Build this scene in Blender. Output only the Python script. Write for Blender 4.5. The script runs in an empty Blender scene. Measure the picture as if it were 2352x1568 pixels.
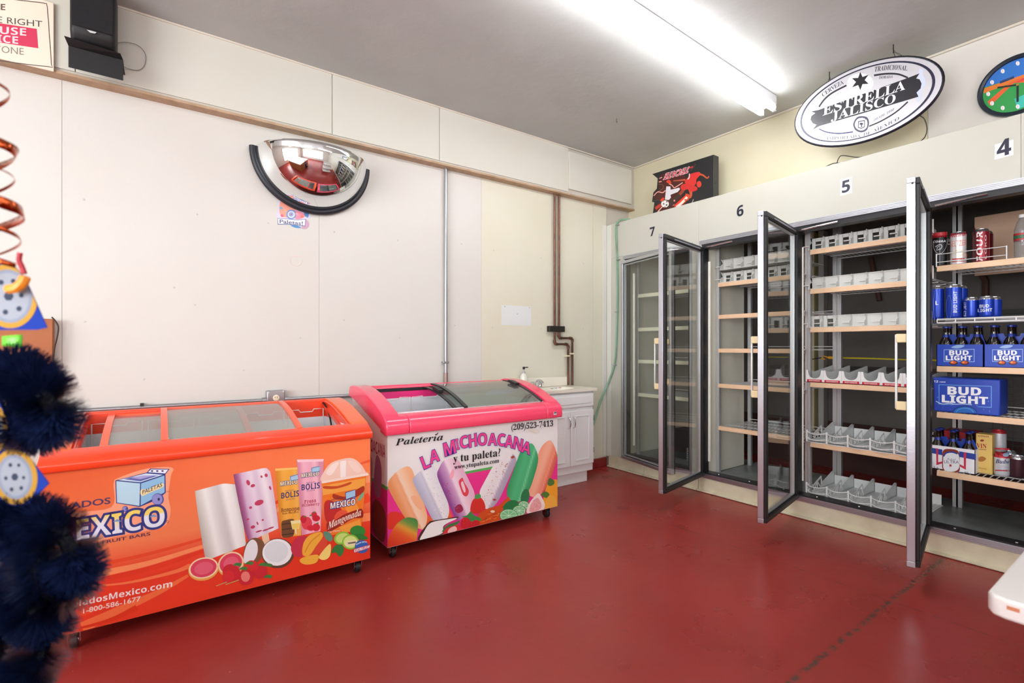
import bpy, bmesh, math, random
from mathutils import Vector, Matrix
from mathutils.geometry import tessellate_polygon
R = math.radians
random.seed(7)
scene = bpy.context.scene
COL = scene.collection

# ---------------------------------------------------------------- camera
F, YAW, HZ, CX, CAMH = 1135.0, R(54.5), 796.0, 1176.0, 1.17
cam = bpy.data.cameras.new('camera')
cam.sensor_width = 36.0
cam.lens = F / 2352 * 36.0
cam.shift_y = (HZ - 784.0) / 2352
cam.clip_start = 0.05
cam.dof.use_dof = True
cam.dof.focus_distance = 3.0
cam.dof.aperture_fstop = 2.8
camo = bpy.data.objects.new('camera', cam)
camo.location = (0, 0, CAMH)
camo.rotation_euler = (R(90), 0, YAW - R(90))
COL.objects.link(camo)
scene.camera = camo

# ---------------------------------------------------------------- world, exposure, big lights
scene.view_settings.view_transform = 'Standard'
scene.view_settings.look = 'None'
scene.view_settings.gamma = 1.0
scene.view_settings.use_curve_mapping = False
scene.view_settings.exposure = -0.05
world = bpy.data.worlds.new('world')
scene.world = world
world.use_nodes = True
world.node_tree.nodes['Background'].inputs[0].default_value = (0.8, 0.9, 1.0, 1)
world.node_tree.nodes['Background'].inputs[1].default_value = 0.3

def area(name, loc, rot, sx, sy, power, col=(1, 1, 1)):
    l = bpy.data.lights.new(name, 'AREA')
    l.shape = 'RECTANGLE'; l.size = sx; l.size_y = sy; l.energy = power; l.color = col
    o = bpy.data.objects.new(name, l)
    o.location = loc; o.rotation_euler = rot
    COL.objects.link(o)
    return o
# added area lights behind the camera, no windows seen, brighten wall and cooler
area('added_daylight_front', (-0.6, -4.35, 1.55), (R(90), 0, 0), 5.2, 2.0, 85, (0.93, 0.97, 1.0))
area('added_daylight_side', (-3.85, -0.6, 1.55), (R(90), 0, R(-90)), 4.0, 1.9, 350, (0.93, 0.97, 1.0))

# ---------------------------------------------------------------- pixel helpers (a pixel gives a direction, the surface gives the distance)
AX = Vector((math.cos(YAW), math.sin(YAW), 0)); RT = Vector((math.sin(YAW), -math.cos(YAW), 0))
O = Vector((0, 0, CAMH))
def ray(x, y): return AX + RT * ((x - CX) / F) + Vector((0, 0, (HZ - y) / F))
def onu(x, y, u): d = ray(x, y); return O + d * (u / d.x)
def onv(x, y, v): d = ray(x, y); return O + d * (v / d.y)
def onz(x, y, z): d = ray(x, y); return O + d * ((z - CAMH) / d.z)
def ont(x, y, t): return O + ray(x, y) * t
def PU(u): return lambda x, y: onu(x, y, u)
def PV(v): return lambda x, y: onv(x, y, v)
def PP(p, n):
    p = Vector(p); n = Vector(n)
    def f(x, y):
        d = ray(x, y); return O + d * ((p - O).dot(n) / d.dot(n))
    return f
def PC(cx, cy, r):                     # upright cylinder
    def f(x, y):
        d = ray(x, y); a = d.x * d.x + d.y * d.y; b = -2 * (d.x * cx + d.y * cy); c = cx * cx + cy * cy - r * r
        q = max(0.0, b * b - 4 * a * c)
        return O + d * ((-b - math.sqrt(q)) / (2 * a))
    return f

# ---------------------------------------------------------------- materials
def lin(c):
    return c / 12.92 if c <= 0.04045 else ((c + 0.055) / 1.055) ** 2.4
def hx(s):
    s = s.lstrip('#')
    return tuple(lin(int(s[i:i + 2], 16) / 255) for i in (0, 2, 4))
MATS = {}
def M(name, col='#ffffff', rough=0.5, metal=0.0, noise=None, bump=None, emit=0, coat=0, spec=None):
    if name in MATS: return MATS[name]
    m = bpy.data.materials.new(name); m.use_nodes = True
    nt = m.node_tree; b = nt.nodes['Principled BSDF']
    c = hx(col) + (1,)
    b.inputs['Base Color'].default_value = c
    b.inputs['Roughness'].default_value = rough
    b.inputs['Metallic'].default_value = metal
    if spec is not None: b.inputs['Specular IOR Level'].default_value = spec
    if coat: b.inputs['Coat Weight'].default_value = coat; b.inputs['Coat Roughness'].default_value = 0.08
    if emit:
        b.inputs['Emission Color'].default_value = c; b.inputs['Emission Strength'].default_value = emit
    if noise or bump:
        tc = nt.nodes.new('ShaderNodeTexCoord')
    if noise:                                  # (scale, colour, amount)
        n = nt.nodes.new('ShaderNodeTexNoise'); n.inputs['Scale'].default_value = noise[0]; n.inputs['Detail'].default_value = 6
        nt.links.new(tc.outputs['Object'], n.inputs['Vector'])
        r = nt.nodes.new('ShaderNodeMapRange'); r.inputs[1].default_value = 0.4; r.inputs[2].default_value = 0.75
        r.inputs[4].default_value = noise[2]
        nt.links.new(n.outputs['Fac'], r.inputs[0])
        mx = nt.nodes.new('ShaderNodeMix'); mx.data_type = 'RGBA'
        mx.inputs[6].default_value = c; mx.inputs[7].default_value = hx(noise[1]) + (1,)
        nt.links.new(r.outputs[0], mx.inputs[0]); nt.links.new(mx.outputs[2], b.inputs['Base Color'])
    if bump:                                   # (scale, strength)
        n = nt.nodes.new('ShaderNodeTexNoise'); n.inputs['Scale'].default_value = bump[0]; n.inputs['Detail'].default_value = 4
        nt.links.new(tc.outputs['Object'], n.inputs['Vector'])
        bp = nt.nodes.new('ShaderNodeBump'); bp.inputs['Strength'].default_value = bump[1]; bp.inputs['Distance'].default_value = 0.01
        nt.links.new(n.outputs['Fac'], bp.inputs['Height']); nt.links.new(bp.outputs[0], b.inputs['Normal'])
    MATS[name] = m
    return m
def glassmat(name, tint='#ffffff', haze=0.0, refl=1.0):
    if name in MATS: return MATS[name]
    m = bpy.data.materials.new(name); m.use_nodes = True
    nt = m.node_tree; nt.nodes.clear()
    out = nt.nodes.new('ShaderNodeOutputMaterial')
    tr = nt.nodes.new('ShaderNodeBsdfTransparent'); tr.inputs[0].default_value = hx(tint) + (1,)
    gl = nt.nodes.new('ShaderNodeBsdfGlossy'); gl.inputs['Roughness'].default_value = 0.02
    df = nt.nodes.new('ShaderNodeBsdfDiffuse'); df.inputs[0].default_value = (0.8, 0.8, 0.8, 1)
    fr = nt.nodes.new('ShaderNodeFresnel'); fr.inputs[0].default_value = 1.5
    mu = nt.nodes.new('ShaderNodeMath'); mu.operation = 'MULTIPLY'; mu.inputs[1].default_value = refl
    ge = nt.nodes.new('ShaderNodeNewGeometry'); ir = nt.nodes.new('ShaderNodeMapRange')     # same reflectance on both faces of the sheet
    ir.inputs[3].default_value = 1.5; ir.inputs[4].default_value = 1 / 1.5
    nt.links.new(ge.outputs['Backfacing'], ir.inputs[0]); nt.links.new(ir.outputs[0], fr.inputs[0])
    nt.links.new(fr.outputs[0], mu.inputs[0])
    m0 = nt.nodes.new('ShaderNodeMixShader'); m0.inputs[0].default_value = haze
    nt.links.new(tr.outputs[0], m0.inputs[1]); nt.links.new(df.outputs[0], m0.inputs[2])
    m1 = nt.nodes.new('ShaderNodeMixShader')
    nt.links.new(mu.outputs[0], m1.inputs[0]); nt.links.new(m0.outputs[0], m1.inputs[1]); nt.links.new(gl.outputs[0], m1.inputs[2])
    nt.links.new(m1.outputs[0], out.inputs[0])
    MATS[name] = m
    return m
def printmat(rough=0.35, name='printed ink'):
    if name in MATS: return MATS[name]
    m = M(name, '#ffffff', rough)
    nt = m.node_tree
    a = nt.nodes.new('ShaderNodeAttribute'); a.attribute_name = 'Col'
    nt.links.new(a.outputs['Color'], nt.nodes['Principled BSDF'].inputs['Base Color'])
    return m

# ---------------------------------------------------------------- objects
WL = {}
def reg(o, parent, world):
    WL[o.name] = Vector(world)
    if parent is not None:
        o.parent = parent; o.location = Vector(world) - WL[parent.name]
    else:
        o.location = world
    COL.objects.link(o)
def thing(name, label, cat, loc, group=None, parent=None):
    o = bpy.data.objects.new(name, None); o.empty_display_size = 0.05
    reg(o, parent, loc)
    if label: tag(o, label, cat, group)
    return o
def tag(o, label, cat, group=None):
    o['label'] = label; o['category'] = cat
    if group: o['group'] = group
    return o
def struct(o): o['kind'] = 'structure'; return o

class MB:
    def __init__(s): s.v = []; s.f = []; s.c = None
    def add(s, vs, fs):
        k = len(s.v); s.v += [Vector(p) for p in vs]; s.f += [tuple(i + k for i in f) for f in fs]; return s
    def box(s, x0, x1, y0, y1, z0, z1):
        return s.add([(x, y, z) for z in (z0, z1) for y in (y0, y1) for x in (x0, x1)],
                     [(0, 2, 3, 1), (4, 5, 7, 6), (0, 1, 5, 4), (2, 6, 7, 3), (0, 4, 6, 2), (1, 3, 7, 5)])
    def obox(s, o, a, b, c):             # corner + three edge vectors
        o, a, b, c = map(Vector, (o, a, b, c))
        return s.add([o + a * i + b * j + c * k for k in (0, 1) for j in (0, 1) for i in (0, 1)],
                     [(0, 2, 3, 1), (4, 5, 7, 6), (0, 1, 5, 4), (2, 6, 7, 3), (0, 4, 6, 2), (1, 3, 7, 5)])
    def prism(s, pts, ext):              # planar polygon + extrusion vector
        pts = [Vector(p) for p in pts]; ext = Vector(ext); n = len(pts)
        t = tessellate_polygon([pts])
        return s.add(pts + [p + ext for p in pts],
                     [(a, b, c) for a, b, c in t] + [(c + n, b + n, a + n) for a, b, c in t] +
                     [(i, (i + 1) % n, (i + 1) % n + n, i + n) for i in range(n)])
    def tube(s, path, r, n=8, cap=True, r2=None):
        path = [Vector(p) for p in path]; m = len(path); rings = []
        t0 = (path[1] - path[0]).normalized()
        nrm = t0.orthogonal().normalized()
        for i, p in enumerate(path):
            t = (path[min(i + 1, m - 1)] - path[max(i - 1, 0)]).normalized()
            nrm = (nrm - t * nrm.dot(t)).normalized(); bn = t.cross(nrm)
            rr = r if r2 is None else r + (r2 - r) * i / (m - 1)
            if isinstance(r, (list, tuple)): rr = r[i]
            rings.append([p + (nrm * math.cos(2 * math.pi * k / n) + bn * math.sin(2 * math.pi * k / n)) * rr for k in range(n)])
        vs = [q for g in rings for q in g]
        fs = [(i * n + k, i * n + (k + 1) % n, (i + 1) * n + (k + 1) % n, (i + 1) * n + k) for i in range(m - 1) for k in range(n)]
        if cap: fs += [tuple(reversed(range(n))), tuple(range((m - 1) * n, m * n))]
        return s.add(vs, fs)
    def cyl(s, p0, p1, r, n=16, r2=None): return s.tube([p0, p1], r, n, True, r2)
    def lathe(s, o, prof, n=20, axis=(0, 0, 1)):
        o = Vector(o); ax = Vector(axis).normalized(); a = ax.orthogonal().normalized(); b = ax.cross(a); m = len(prof)
        vs = [o + ax * h + (a * math.cos(2 * math.pi * k / n) + b * math.sin(2 * math.pi * k / n)) * max(r, 1e-5) for r, h in prof for k in range(n)]
        fs = [(i * n + k, i * n + (k + 1) % n, (i + 1) * n + (k + 1) % n, (i + 1) * n + k) for i in range(m - 1) for k in range(n)]
        fs += [tuple(reversed(range(n))), tuple(range((m - 1) * n, m * n))]
        return s.add(vs, fs)
    def grid(s, fn, nu, nv):
        return s.add([fn(i / nu, j / nv) for j in range(nv + 1) for i in range(nu + 1)],
                     [(j * (nu + 1) + i, j * (nu + 1) + i + 1, (j + 1) * (nu + 1) + i + 1, (j + 1) * (nu + 1) + i) for j in range(nv) for i in range(nu)])
    def sheet(s, fn, nu, nv, th):        # curved sheet of real thickness
        n = (nu + 1) * (nv + 1); top = [Vector(fn(i / nu, j / nv)) for j in range(nv + 1) for i in range(nu + 1)]
        q = lambda i, j: j * (nu + 1) + i
        fs = [(q(i, j), q(i + 1, j), q(i + 1, j + 1), q(i, j + 1)) for j in range(nv) for i in range(nu)]
        fs += [tuple(n + k for k in reversed(f)) for f in fs]
        ed = [q(i, 0) for i in range(nu)] + [q(nu, j) for j in range(nv)] + [q(i, nv) for i in range(nu, 0, -1)] + [q(0, j) for j in range(nv, 0, -1)]
        fs += [(a, b, n + b, n + a) for a, b in zip(ed, ed[1:] + ed[:1])]
        return s.add(top + [p - Vector((0, 0, th)) for p in top], fs)
    def build(s, name, mat, parent=None, smooth=False, bev=0, seg=2, solid=0, fix=True):
        xs = [p.x for p in s.v]; ys = [p.y for p in s.v]; zs = [p.z for p in s.v]
        c = Vector(((min(xs) + max(xs)) / 2, (min(ys) + max(ys)) / 2, min(zs)))
        me = bpy.data.meshes.new(name)
        me.from_pydata([p - c for p in s.v], [], s.f)
        if fix:
            bm = bmesh.new(); bm.from_mesh(me); bmesh.ops.recalc_face_normals(bm, faces=bm.faces); bm.to_mesh(me); bm.free()
        if smooth:
            me.shade_smooth()
            if smooth != 'all': me.set_sharp_from_angle(angle=R(40))
        me.materials.append(mat)
        o = bpy.data.objects.new(name, me)
        reg(o, parent, c)
        if solid:
            d = o.modifiers.new('solid', 'SOLIDIFY'); d.thickness = solid
        if bev:
            d = o.modifiers.new('bevel', 'BEVEL'); d.width = bev; d.segments = seg; d.limit_method = 'ANGLE'; d.angle_limit = R(35); d.harden_normals = False
            me.shade_smooth(); me.set_sharp_from_angle(angle=R(60))
        return o
def bx(name, mat, parent, *a, bev=0, seg=2): return MB().box(*a).build(name, mat, parent, bev=bev, seg=seg)
def copytree(o, delta, parent=None):
    c = o.copy(); COL.objects.link(c)
    if parent is not None: c.parent = parent
    else: c.location = o.location + Vector(delta)
    WL[c.name] = WL[o.name] + Vector(delta)
    for ch in [x for x in o.children]: copytree(ch, delta, c)
    return c
def crom(p, n=6, closed=False):          # smooth curve through points
    p = [Vector(q) for q in p]; out = []; m = len(p)
    for i in range(m if closed else m - 1):
        g = lambda k: p[k % m] if closed else p[max(0, min(m - 1, k))]
        a, b, c, d = g(i - 1), g(i), g(i + 1), g(i + 2)
        for j in range(n):
            t = j / n
            out.append(0.5 * ((2 * b) + (c - a) * t + (2 * a - 5 * b + 4 * c - d) * t * t + (3 * b - a - 3 * c + d) * t ** 3))
    if not closed: out.append(p[-1])
    return out

# ---------------------------------------------------------------- lettering and flat print
STY = {'': (0, 0, 0), 'serif': (0x1D400, 0x1D41A, 0x1D7CE), 'serifit': (0x1D468, 0x1D482, 0x1D7CE), 'script': (0x1D4D0, 0x1D4EA, 0),
       'bold': (0x1D5D4, 0x1D5EE, 0x1D7EC), 'boldit': (0x1D63C, 0x1D656, 0x1D7EC), 'type': (0x1D670, 0x1D68A, 0x1D7F6), 'it': (0x1D434, 0x1D44E, 0)}
def fancy(s, st):
    u, l, d = STY[st]; o = ''
    for c in s:
        if 'A' <= c <= 'Z' and u: o += chr(u + ord(c) - 65)
        elif 'a' <= c <= 'z' and l: o += 'ℎ' if (st == 'it' and c == 'h') else chr(l + ord(c) - 97)
        elif c.isdigit() and d: o += chr(d + ord(c) - 48)
        else: o += c
    return o
TM = {}
def tmesh(s, st='', off=0.0):
    k = (s, st, off)
    if k in TM: return TM[k]
    c = bpy.data.curves.new('lettering', 'FONT'); c.body = fancy(s, st); c.size = 1; c.resolution_u = 3; c.offset = off
    o = bpy.data.objects.new('lettering', c); COL.objects.link(o)
    me = bpy.data.meshes.new_from_object(o)
    vs = [(v.co.x, v.co.y) for v in me.vertices]; fs = [tuple(p.vertices) for p in me.polygons]
    COL.objects.unlink(o); bpy.data.objects.remove(o); bpy.data.curves.remove(c); bpy.data.meshes.remove(me)
    TM[k] = (vs, fs)
    return TM[k]
def caph(st): return max(y for x, y in tmesh('H' if st != 'script' else 'M', st)[0])
def hull(pts):
    pts = sorted(set(pts))
    def half(ps):
        o = []
        for p in ps:
            while len(o) > 1 and (o[-1][0] - o[-2][0]) * (p[1] - o[-2][1]) - (o[-1][1] - o[-2][1]) * (p[0] - o[-2][0]) <= 0: o.pop()
            o.append(p)
        return o[:-1]
    return half(pts) + half(pts[::-1])
def clipfaces(pts, faces, cs, poly):
    cx = sum(p[0] for p in poly) / len(poly); cy = sum(p[1] for p in poly) / len(poly); E = []
    for a, b in zip(poly, poly[1:] + poly[:1]):
        nx, ny = b[1] - a[1], a[0] - b[0]
        if (cx - a[0]) * nx + (cy - a[1]) * ny < 0: nx, ny = -nx, -ny
        E.append((a[0], a[1], nx, ny))
    ins = [all((x - ax) * nx + (y - ay) * ny >= 0 for ax, ay, nx, ny in E) for x, y in pts]
    V, C_, Fs = [], [], []; idx = {}
    for f in faces:
        if all(ins[i] for i in f):
            t = []
            for i in f:
                if i not in idx: idx[i] = len(V); V.append(pts[i]); C_.append(cs[i])
                t.append(idx[i])
            Fs.append(tuple(t)); continue
        q = [(pts[i], cs[i]) for i in f]
        for ax, ay, nx, ny in E:
            r = []
            for (p, pc), (w, wc) in zip(q, q[1:] + q[:1]):
                dp = (p[0] - ax) * nx + (p[1] - ay) * ny; dw = (w[0] - ax) * nx + (w[1] - ay) * ny
                if dp >= 0: r.append((p, pc))
                if dp * dw < 0:
                    k = dp / (dp - dw); r.append(((p[0] + (w[0] - p[0]) * k, p[1] + (w[1] - p[1]) * k), tuple(a + (b - a) * k for a, b in zip(pc, wc))))
            q = r
            if len(q) < 3: break
        if len(q) >= 3:
            k = len(V); V += [p for p, c in q]; C_ += [c for p, c in q]; Fs.append(tuple(range(k, k + len(q))))
    return V, Fs, C_
def across(pL, pR, stops):                       # colour ramp along the line pL - pR
    dx, dy = pR[0] - pL[0], pR[1] - pL[1]; L2 = dx * dx + dy * dy
    def f(x, y):
        t = ((x - pL[0]) * dx + (y - pL[1]) * dy) / L2
        for (a, ca), (b, cb) in zip(stops, stops[1:]):
            if t <= b: 
                k = max(0, (t - a) / (b - a)); return '#' + ''.join('%02x' % int(int(ca[i:i + 2], 16) * (1 - k) + int(cb[i:i + 2], 16) * k) for i in (1, 3, 5))
        return stops[-1][1]
    return f
class Print:
    """flat print on a surface; coordinates are those of a crop (x0, y0, zoom) of the photograph"""
    def __init__(s, surf, crop=(0, 0, 1), eps=0.000014, base=0.0004):
        s.clip = None; s.surf = surf; s.crop = crop; s.eps = eps; s.k = 0; s.base = base; s.v = []; s.f = []; s.c = []
    def p3(s, x, y, lay):
        x0, y0, z = s.crop
        x = x0 + x / z; y = y0 + y / z
        d = ray(x, y).normalized()
        return s.surf(x, y) - d * (s.base + s.eps * lay)
    def raw(s, pts, faces, col):
        s.k += 1
        cs = [hx(col(x, y)) if callable(col) else (hx(col) if isinstance(col, str) else col) for x, y in pts]
        if s.clip:                               # keep the print on its panel (clip polygon in photo pixels, convex)
            x0, y0, z = s.crop; cl = [((x - x0) * z, (y - y0) * z) for x, y in s.clip]
            pts, faces, cs = clipfaces(pts, faces, cs, cl)
        k = len(s.v)
        for (x, y), c in zip(pts, cs):
            s.v.append(s.p3(x, y, s.k)); s.c.append(c)
        s.f += [tuple(i + k for i in f) for f in faces]
    def shade(s, pts, col, n=14, smooth=True):   # filled convex shape with a printed gradient
        if smooth: pts = [(q.x, q.y) for q in crom([(x, y, 0) for x, y in pts], 5, True)]
        h = hull(pts); xs = [p[0] for p in h]; ys = [p[1] for p in h]; a, b, c, d = min(xs), max(xs), min(ys), max(ys)
        g = [(a + (b - a) * i / n, c + (d - c) * j / n) for j in range(n + 1) for i in range(n + 1)]
        fs = [(j * (n + 1) + i, j * (n + 1) + i + 1, (j + 1) * (n + 1) + i + 1, (j + 1) * (n + 1) + i) for j in range(n) for i in range(n)]
        g2, f2, _ = clipfaces(g, fs, [(0, 0, 0)] * len(g), h)
        s.raw(g2, f2, col)
    def poly(s, pts, col):
        pts = [(p[0], p[1]) for p in pts]
        s.raw(pts, tessellate_polygon([[Vector((x, y, 0)) for x, y in pts]]), col)
    def rect(s, a, b, c, d, col, nx=1, ny=1):     # four corners, gridded
        a, b, c, d = [Vector(p) for p in (a, b, c, d)]
        pts = []
        for j in range(ny + 1):
            for i in range(nx + 1):
                p = a.lerp(b, i / nx).lerp(d.lerp(c, i / nx), j / ny); pts.append((p.x, p.y))
        s.raw(pts, [(j * (nx + 1) + i, j * (nx + 1) + i + 1, (j + 1) * (nx + 1) + i + 1, (j + 1) * (nx + 1) + i) for j in range(ny) for i in range(nx)], col)
    def blob(s, pts, col, n=5):
        s.poly([(q.x, q.y) for q in crom([(x, y, 0) for x, y in pts], n, True)], col)
    def ell(s, x, y, rx, ry, col, rot=0, n=26, a0=0, a1=360):
        ca, sa = math.cos(R(rot)), math.sin(R(rot)); pts = []
        for i in range(n + (a1 - a0 < 360)):
            t = R(a0 + (a1 - a0) * i / n); ex, ey = rx * math.cos(t), ry * math.sin(t)
            pts.append((x + ex * ca - ey * sa, y + ex * sa + ey * ca))
        s.poly(pts, col)
    def ring(s, x, y, rx, ry, w, col, rot=0, n=40, a0=0, a1=360):
        ca, sa = math.cos(R(rot)), math.sin(R(rot)); pts = []
        for i in range(n + 1):
            t = R(a0 + (a1 - a0) * i / n)
            for q in (0, w):
                ex, ey = (rx - q) * math.cos(t), (ry - q) * math.sin(t)
                pts.append((x + ex * ca - ey * sa, y + ex * sa + ey * ca))
        s.raw(pts, [(2 * i, 2 * i + 2, 2 * i + 3, 2 * i + 1) for i in range(n)], col)
    def stroke(s, pts, w, col, smooth=True, n=6, w2=None):
        p = [Vector((x, y, 0)) for x, y in pts]
        if smooth and len(p) > 2: p = crom(p, n)
        vs = []
        for i, q in enumerate(p):
            t = (p[min(i + 1, len(p) - 1)] - p[max(i - 1, 0)]).normalized(); nn = Vector((-t.y, t.x, 0))
            ww = w if w2 is None else w + (w2 - w) * i / (len(p) - 1)
            vs += [tuple((q + nn * ww / 2)[:2]), tuple((q - nn * ww / 2)[:2])]
        s.raw(vs, [(2 * i, 2 * i + 2, 2 * i + 3, 2 * i + 1) for i in range(len(p) - 1)], col)
    def text(s, t, L, Rr, h, col, st='', out=None, ow=0.03, up=None, bend=0, fat=0.0):
        """baseline from L to Rr, cap height h (crop units), up = tilt of the capitals (dx per height), bend = rise of the middle"""
        base = tmesh(t, st)
        xs = [x for x, y in base[0]]; x0, x1 = min(xs), max(xs); ch = caph(st)
        L = Vector(L); Rr = Vector(Rr); upv = Vector((0, -h)) if up is None else Vector(up)
        def mp(x, y):
            k = (x - x0) / (x1 - x0); p = L + (Rr - L) * k + upv * (y / ch)
            if bend: p.y -= bend * 4 * k * (1 - k)
            return (p.x, p.y)
        if out:
            vs, fs = tmesh(t, st, ow); s.raw([mp(x, y) for x, y in vs], fs, out)
        vs, fs = tmesh(t, st, fat)
        s.raw([mp(x, y) for x, y in vs], fs, col)
    def build(s, name, parent, mat=None):
        xs = [p.x for p in s.v]; ys = [p.y for p in s.v]; zs = [p.z for p in s.v]
        c = Vector(((min(xs) + max(xs)) / 2, (min(ys) + max(ys)) / 2, min(zs)))
        me = bpy.data.meshes.new(name); me.from_pydata([p - c for p in s.v], [], s.f)
        at = me.color_attributes.new('Col', 'FLOAT_COLOR', 'POINT')
        at.data.foreach_set('color', [k for q in s.c for k in (q[0], q[1], q[2], 1.0)])
        me.materials.append(mat or printmat())
        o = bpy.data.objects.new(name, me); reg(o, parent, c)
        return o
# ================================================================ the room
WA, SOF, CEI, FACE, WB = 3.43, 3.36, 2.98, 3.58, 3.92

def floor_mat():
    m = M('red painted concrete', '#962a27', 0.34)
    nt = m.node_tree; b = nt.nodes['Principled BSDF']; N = nt.nodes.new; L = nt.links.new
    tc = N('ShaderNodeNewGeometry')
    sep = N('ShaderNodeSeparateXYZ'); L(tc.outputs['Position'], sep.inputs[0])
    def noise(sc, det=6, src=None, dist=0.0):
        n = N('ShaderNodeTexNoise'); n.inputs['Scale'].default_value = sc; n.inputs['Detail'].default_value = det; n.inputs['Distortion'].default_value = dist
        L(tc.outputs['Position'], n.inputs['Vector']); return n.outputs['Fac']
    def rng(x, a, c, lo=0.0, hi=1.0):
        r = N('ShaderNodeMapRange'); r.inputs[1].default_value = a; r.inputs[2].default_value = c; r.inputs[3].default_value = lo; r.inputs[4].default_value = hi
        L(x, r.inputs[0]); return r.outputs[0]
    def mth(op, x, y):
        k = N('ShaderNodeMath'); k.operation = op
        for i, q in enumerate((x, y)):
            if isinstance(q, (int, float)): k.inputs[i].default_value = q
            else: L(q, k.inputs[i])
        return k.outputs[0]
    def mix(fac, a, c):
        k = N('ShaderNodeMix'); k.data_type = 'RGBA'; L(fac, k.inputs[0])
        for i, q in ((6, a), (7, c)):
            if isinstance(q, str): k.inputs[i].default_value = hx(q) + (1,)
            else: L(q, k.inputs[i])
        return k.outputs[2]
    c = mix(rng(noise(1.3, 5), 0.35, 0.7), '#9c322d', '#922b27')
    c = mix(rng(noise(5, 8, dist=0.2), 0.55, 0.9, 0, 0.25), c, '#8a4038')
    # the two joints of the slab, ragged
    wob = noise(9, 4); rag = noise(26, 3)
    j1 = mth('ABSOLUTE', mth('SUBTRACT', mth('ADD', sep.outputs['Y'], mth('MULTIPLY', mth('SUBTRACT', wob, 0.5), 0.02)), 0.84), 0)
    j1m = mth('MULTIPLY', rng(j1, 0.004, 0.016, 1, 0), rng(rag, 0.42, 0.56))
    j2 = mth('ABSOLUTE', mth('SUBTRACT', sep.outputs['X'], 2.74), 0)
    j2m = mth('MULTIPLY', rng(j2, 0.002, 0.006, 1, 0), rng(rag, 0.4, 0.6, 0, 0.7))
    c = mix(mth('MULTIPLY', j1m, 0.9), c, '#4a3a30')
    c = mix(j2m, c, '#3d2320')
    # scuffs and chips
    sp = mth('MULTIPLY', rng(noise(22, 2), 0.70, 0.73), rng(noise(2.2, 2), 0.5, 0.6))
    c = mix(mth('MULTIPLY', sp, 0.3), c, '#4c2f28')
    ch = rng(noise(42, 1), 0.80, 0.83)
    c = mix(mth('MULTIPLY', ch, 0.7), c, '#b59a8c')
    L(c, b.inputs['Base Color'])
    L(rng(noise(3.0, 6), 0.3, 0.8, 0.24, 0.44), b.inputs['Roughness'])
    bp = N('ShaderNodeBump'); bp.inputs['Strength'].default_value = 0.12; bp.inputs['Distance'].default_value = 0.01
    L(mth('SUBTRACT', noise(18, 5), mth('MULTIPLY', j1m, 1.5)), bp.inputs['Height']); L(bp.outputs[0], b.inputs['Normal'])
    return m

fl = struct(bx('floor', floor_mat(), None, -4.1, 5.6, -4.6, 3.6, -0.1, 0))
ceil_m = M('grey ceiling paint', '#b9bbb9', 0.42, noise=(2.5, '#aeb0ae', 0.7), bump=(11, 0.35))
struct(bx('ceiling', ceil_m, None, -4.1, WB + .1, -4.6, WA + .1, CEI, CEI + .1))
paint_w = M('off white wall paint', '#d5d3cd', 0.38, noise=(1.6, '#d2cdc6', 0.8), bump=(60, 0.05))
paint_c = M('cream wall paint', '#d9d6c4', 0.38, noise=(1.6, '#d5d0b9', 0.8), bump=(60, 0.05))
paint_b = M('seam shade', '#c4beb2', 0.7)
wl = struct(bx('wall_left', paint_b, None, -4.1, 5.6, WA, WA + .1, 0, CEI))
# big wall sheets with butt joints
seams = [-4.0, -1.65, -0.41, 0.865, 2.135, 3.40]
for i in range(5):
    bx('wall_panel', paint_c if i >= 4 else paint_w, wl, seams[i] + .0006, seams[i + 1] - .0006, WA - .006, WA, 0.09, CEI, bev=.0008)
bx('wall_panel', paint_c, wl, 3.4015, 3.58, WA - .009, WA, 0.09, CEI)
redpaint = M('red base paint', '#8a221f', 0.4, noise=(9, '#6d1512', 0.8), bump=(30, 0.4))
bx('painted_base', redpaint, wl, -4.0, 3.58, WA - .02, WA, 0, 0.085, bev=.006)
riv = M('painted rivet', '#c6c5c2', 0.4)
for (x, y) in ((192, 458), (195, 738), (452, 492), (448, 700), (616, 512), (768, 532), (790, 735), (914, 552), (918, 775), (1045, 747), (1060, 560),
               (1131, 752), (1134, 575), (1243, 755), (1243, 592), (1340, 755), (1340, 605), (1371, 755), (400, 660), (560, 850), (330, 870), (690, 775)):
    p = onv(x, y, WA - .006)
    MB().lathe(p, [(.0065, 0), (.006, .0012), (.003, .002), (0, .0024)], 10, (0, -1, 0)).build('rivet', riv, wl, smooth=True)
# lighter patch with three screw holes, round outline of a removed hook
a = onv(1152, 700, WA - .006); b_ = onv(1220, 748, WA - .006)
MB().box(a.x, b_.x, WA - .0075, WA - .006, b_.z, a.z).build('paint_patch', M('white patch paint', '#dcdedd', 0.4), wl)
dark = M('dark hole', '#3b3632', 0.8)
for (x, y) in ((1159.5, 704), (1216, 706.5), (1188, 720.5)):
    p = onv(x, y, WA - .0075); MB().lathe(p, [(.0035, 0), (.0035, .0015)], 8, (0, -1, 0)).build('screw_hole', dark, wl)
rp = onv(680, 598, WA - .006)
MB().tube([rp + Vector((math.cos(t) * .036, -.001, math.sin(t) * .036)) for t in [math.pi * (0.05 - 1.1 * i / 14) for i in range(15)]] , .0018, 5).build('hook_outline', M('old glue ring', '#e2cfc6', .6), wl)
bx('hook_outline', MATS['old glue ring'], wl, rp.x - .036, rp.x + .036, WA - .008, WA - .006, rp.z + .026, rp.z + .03)

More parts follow.
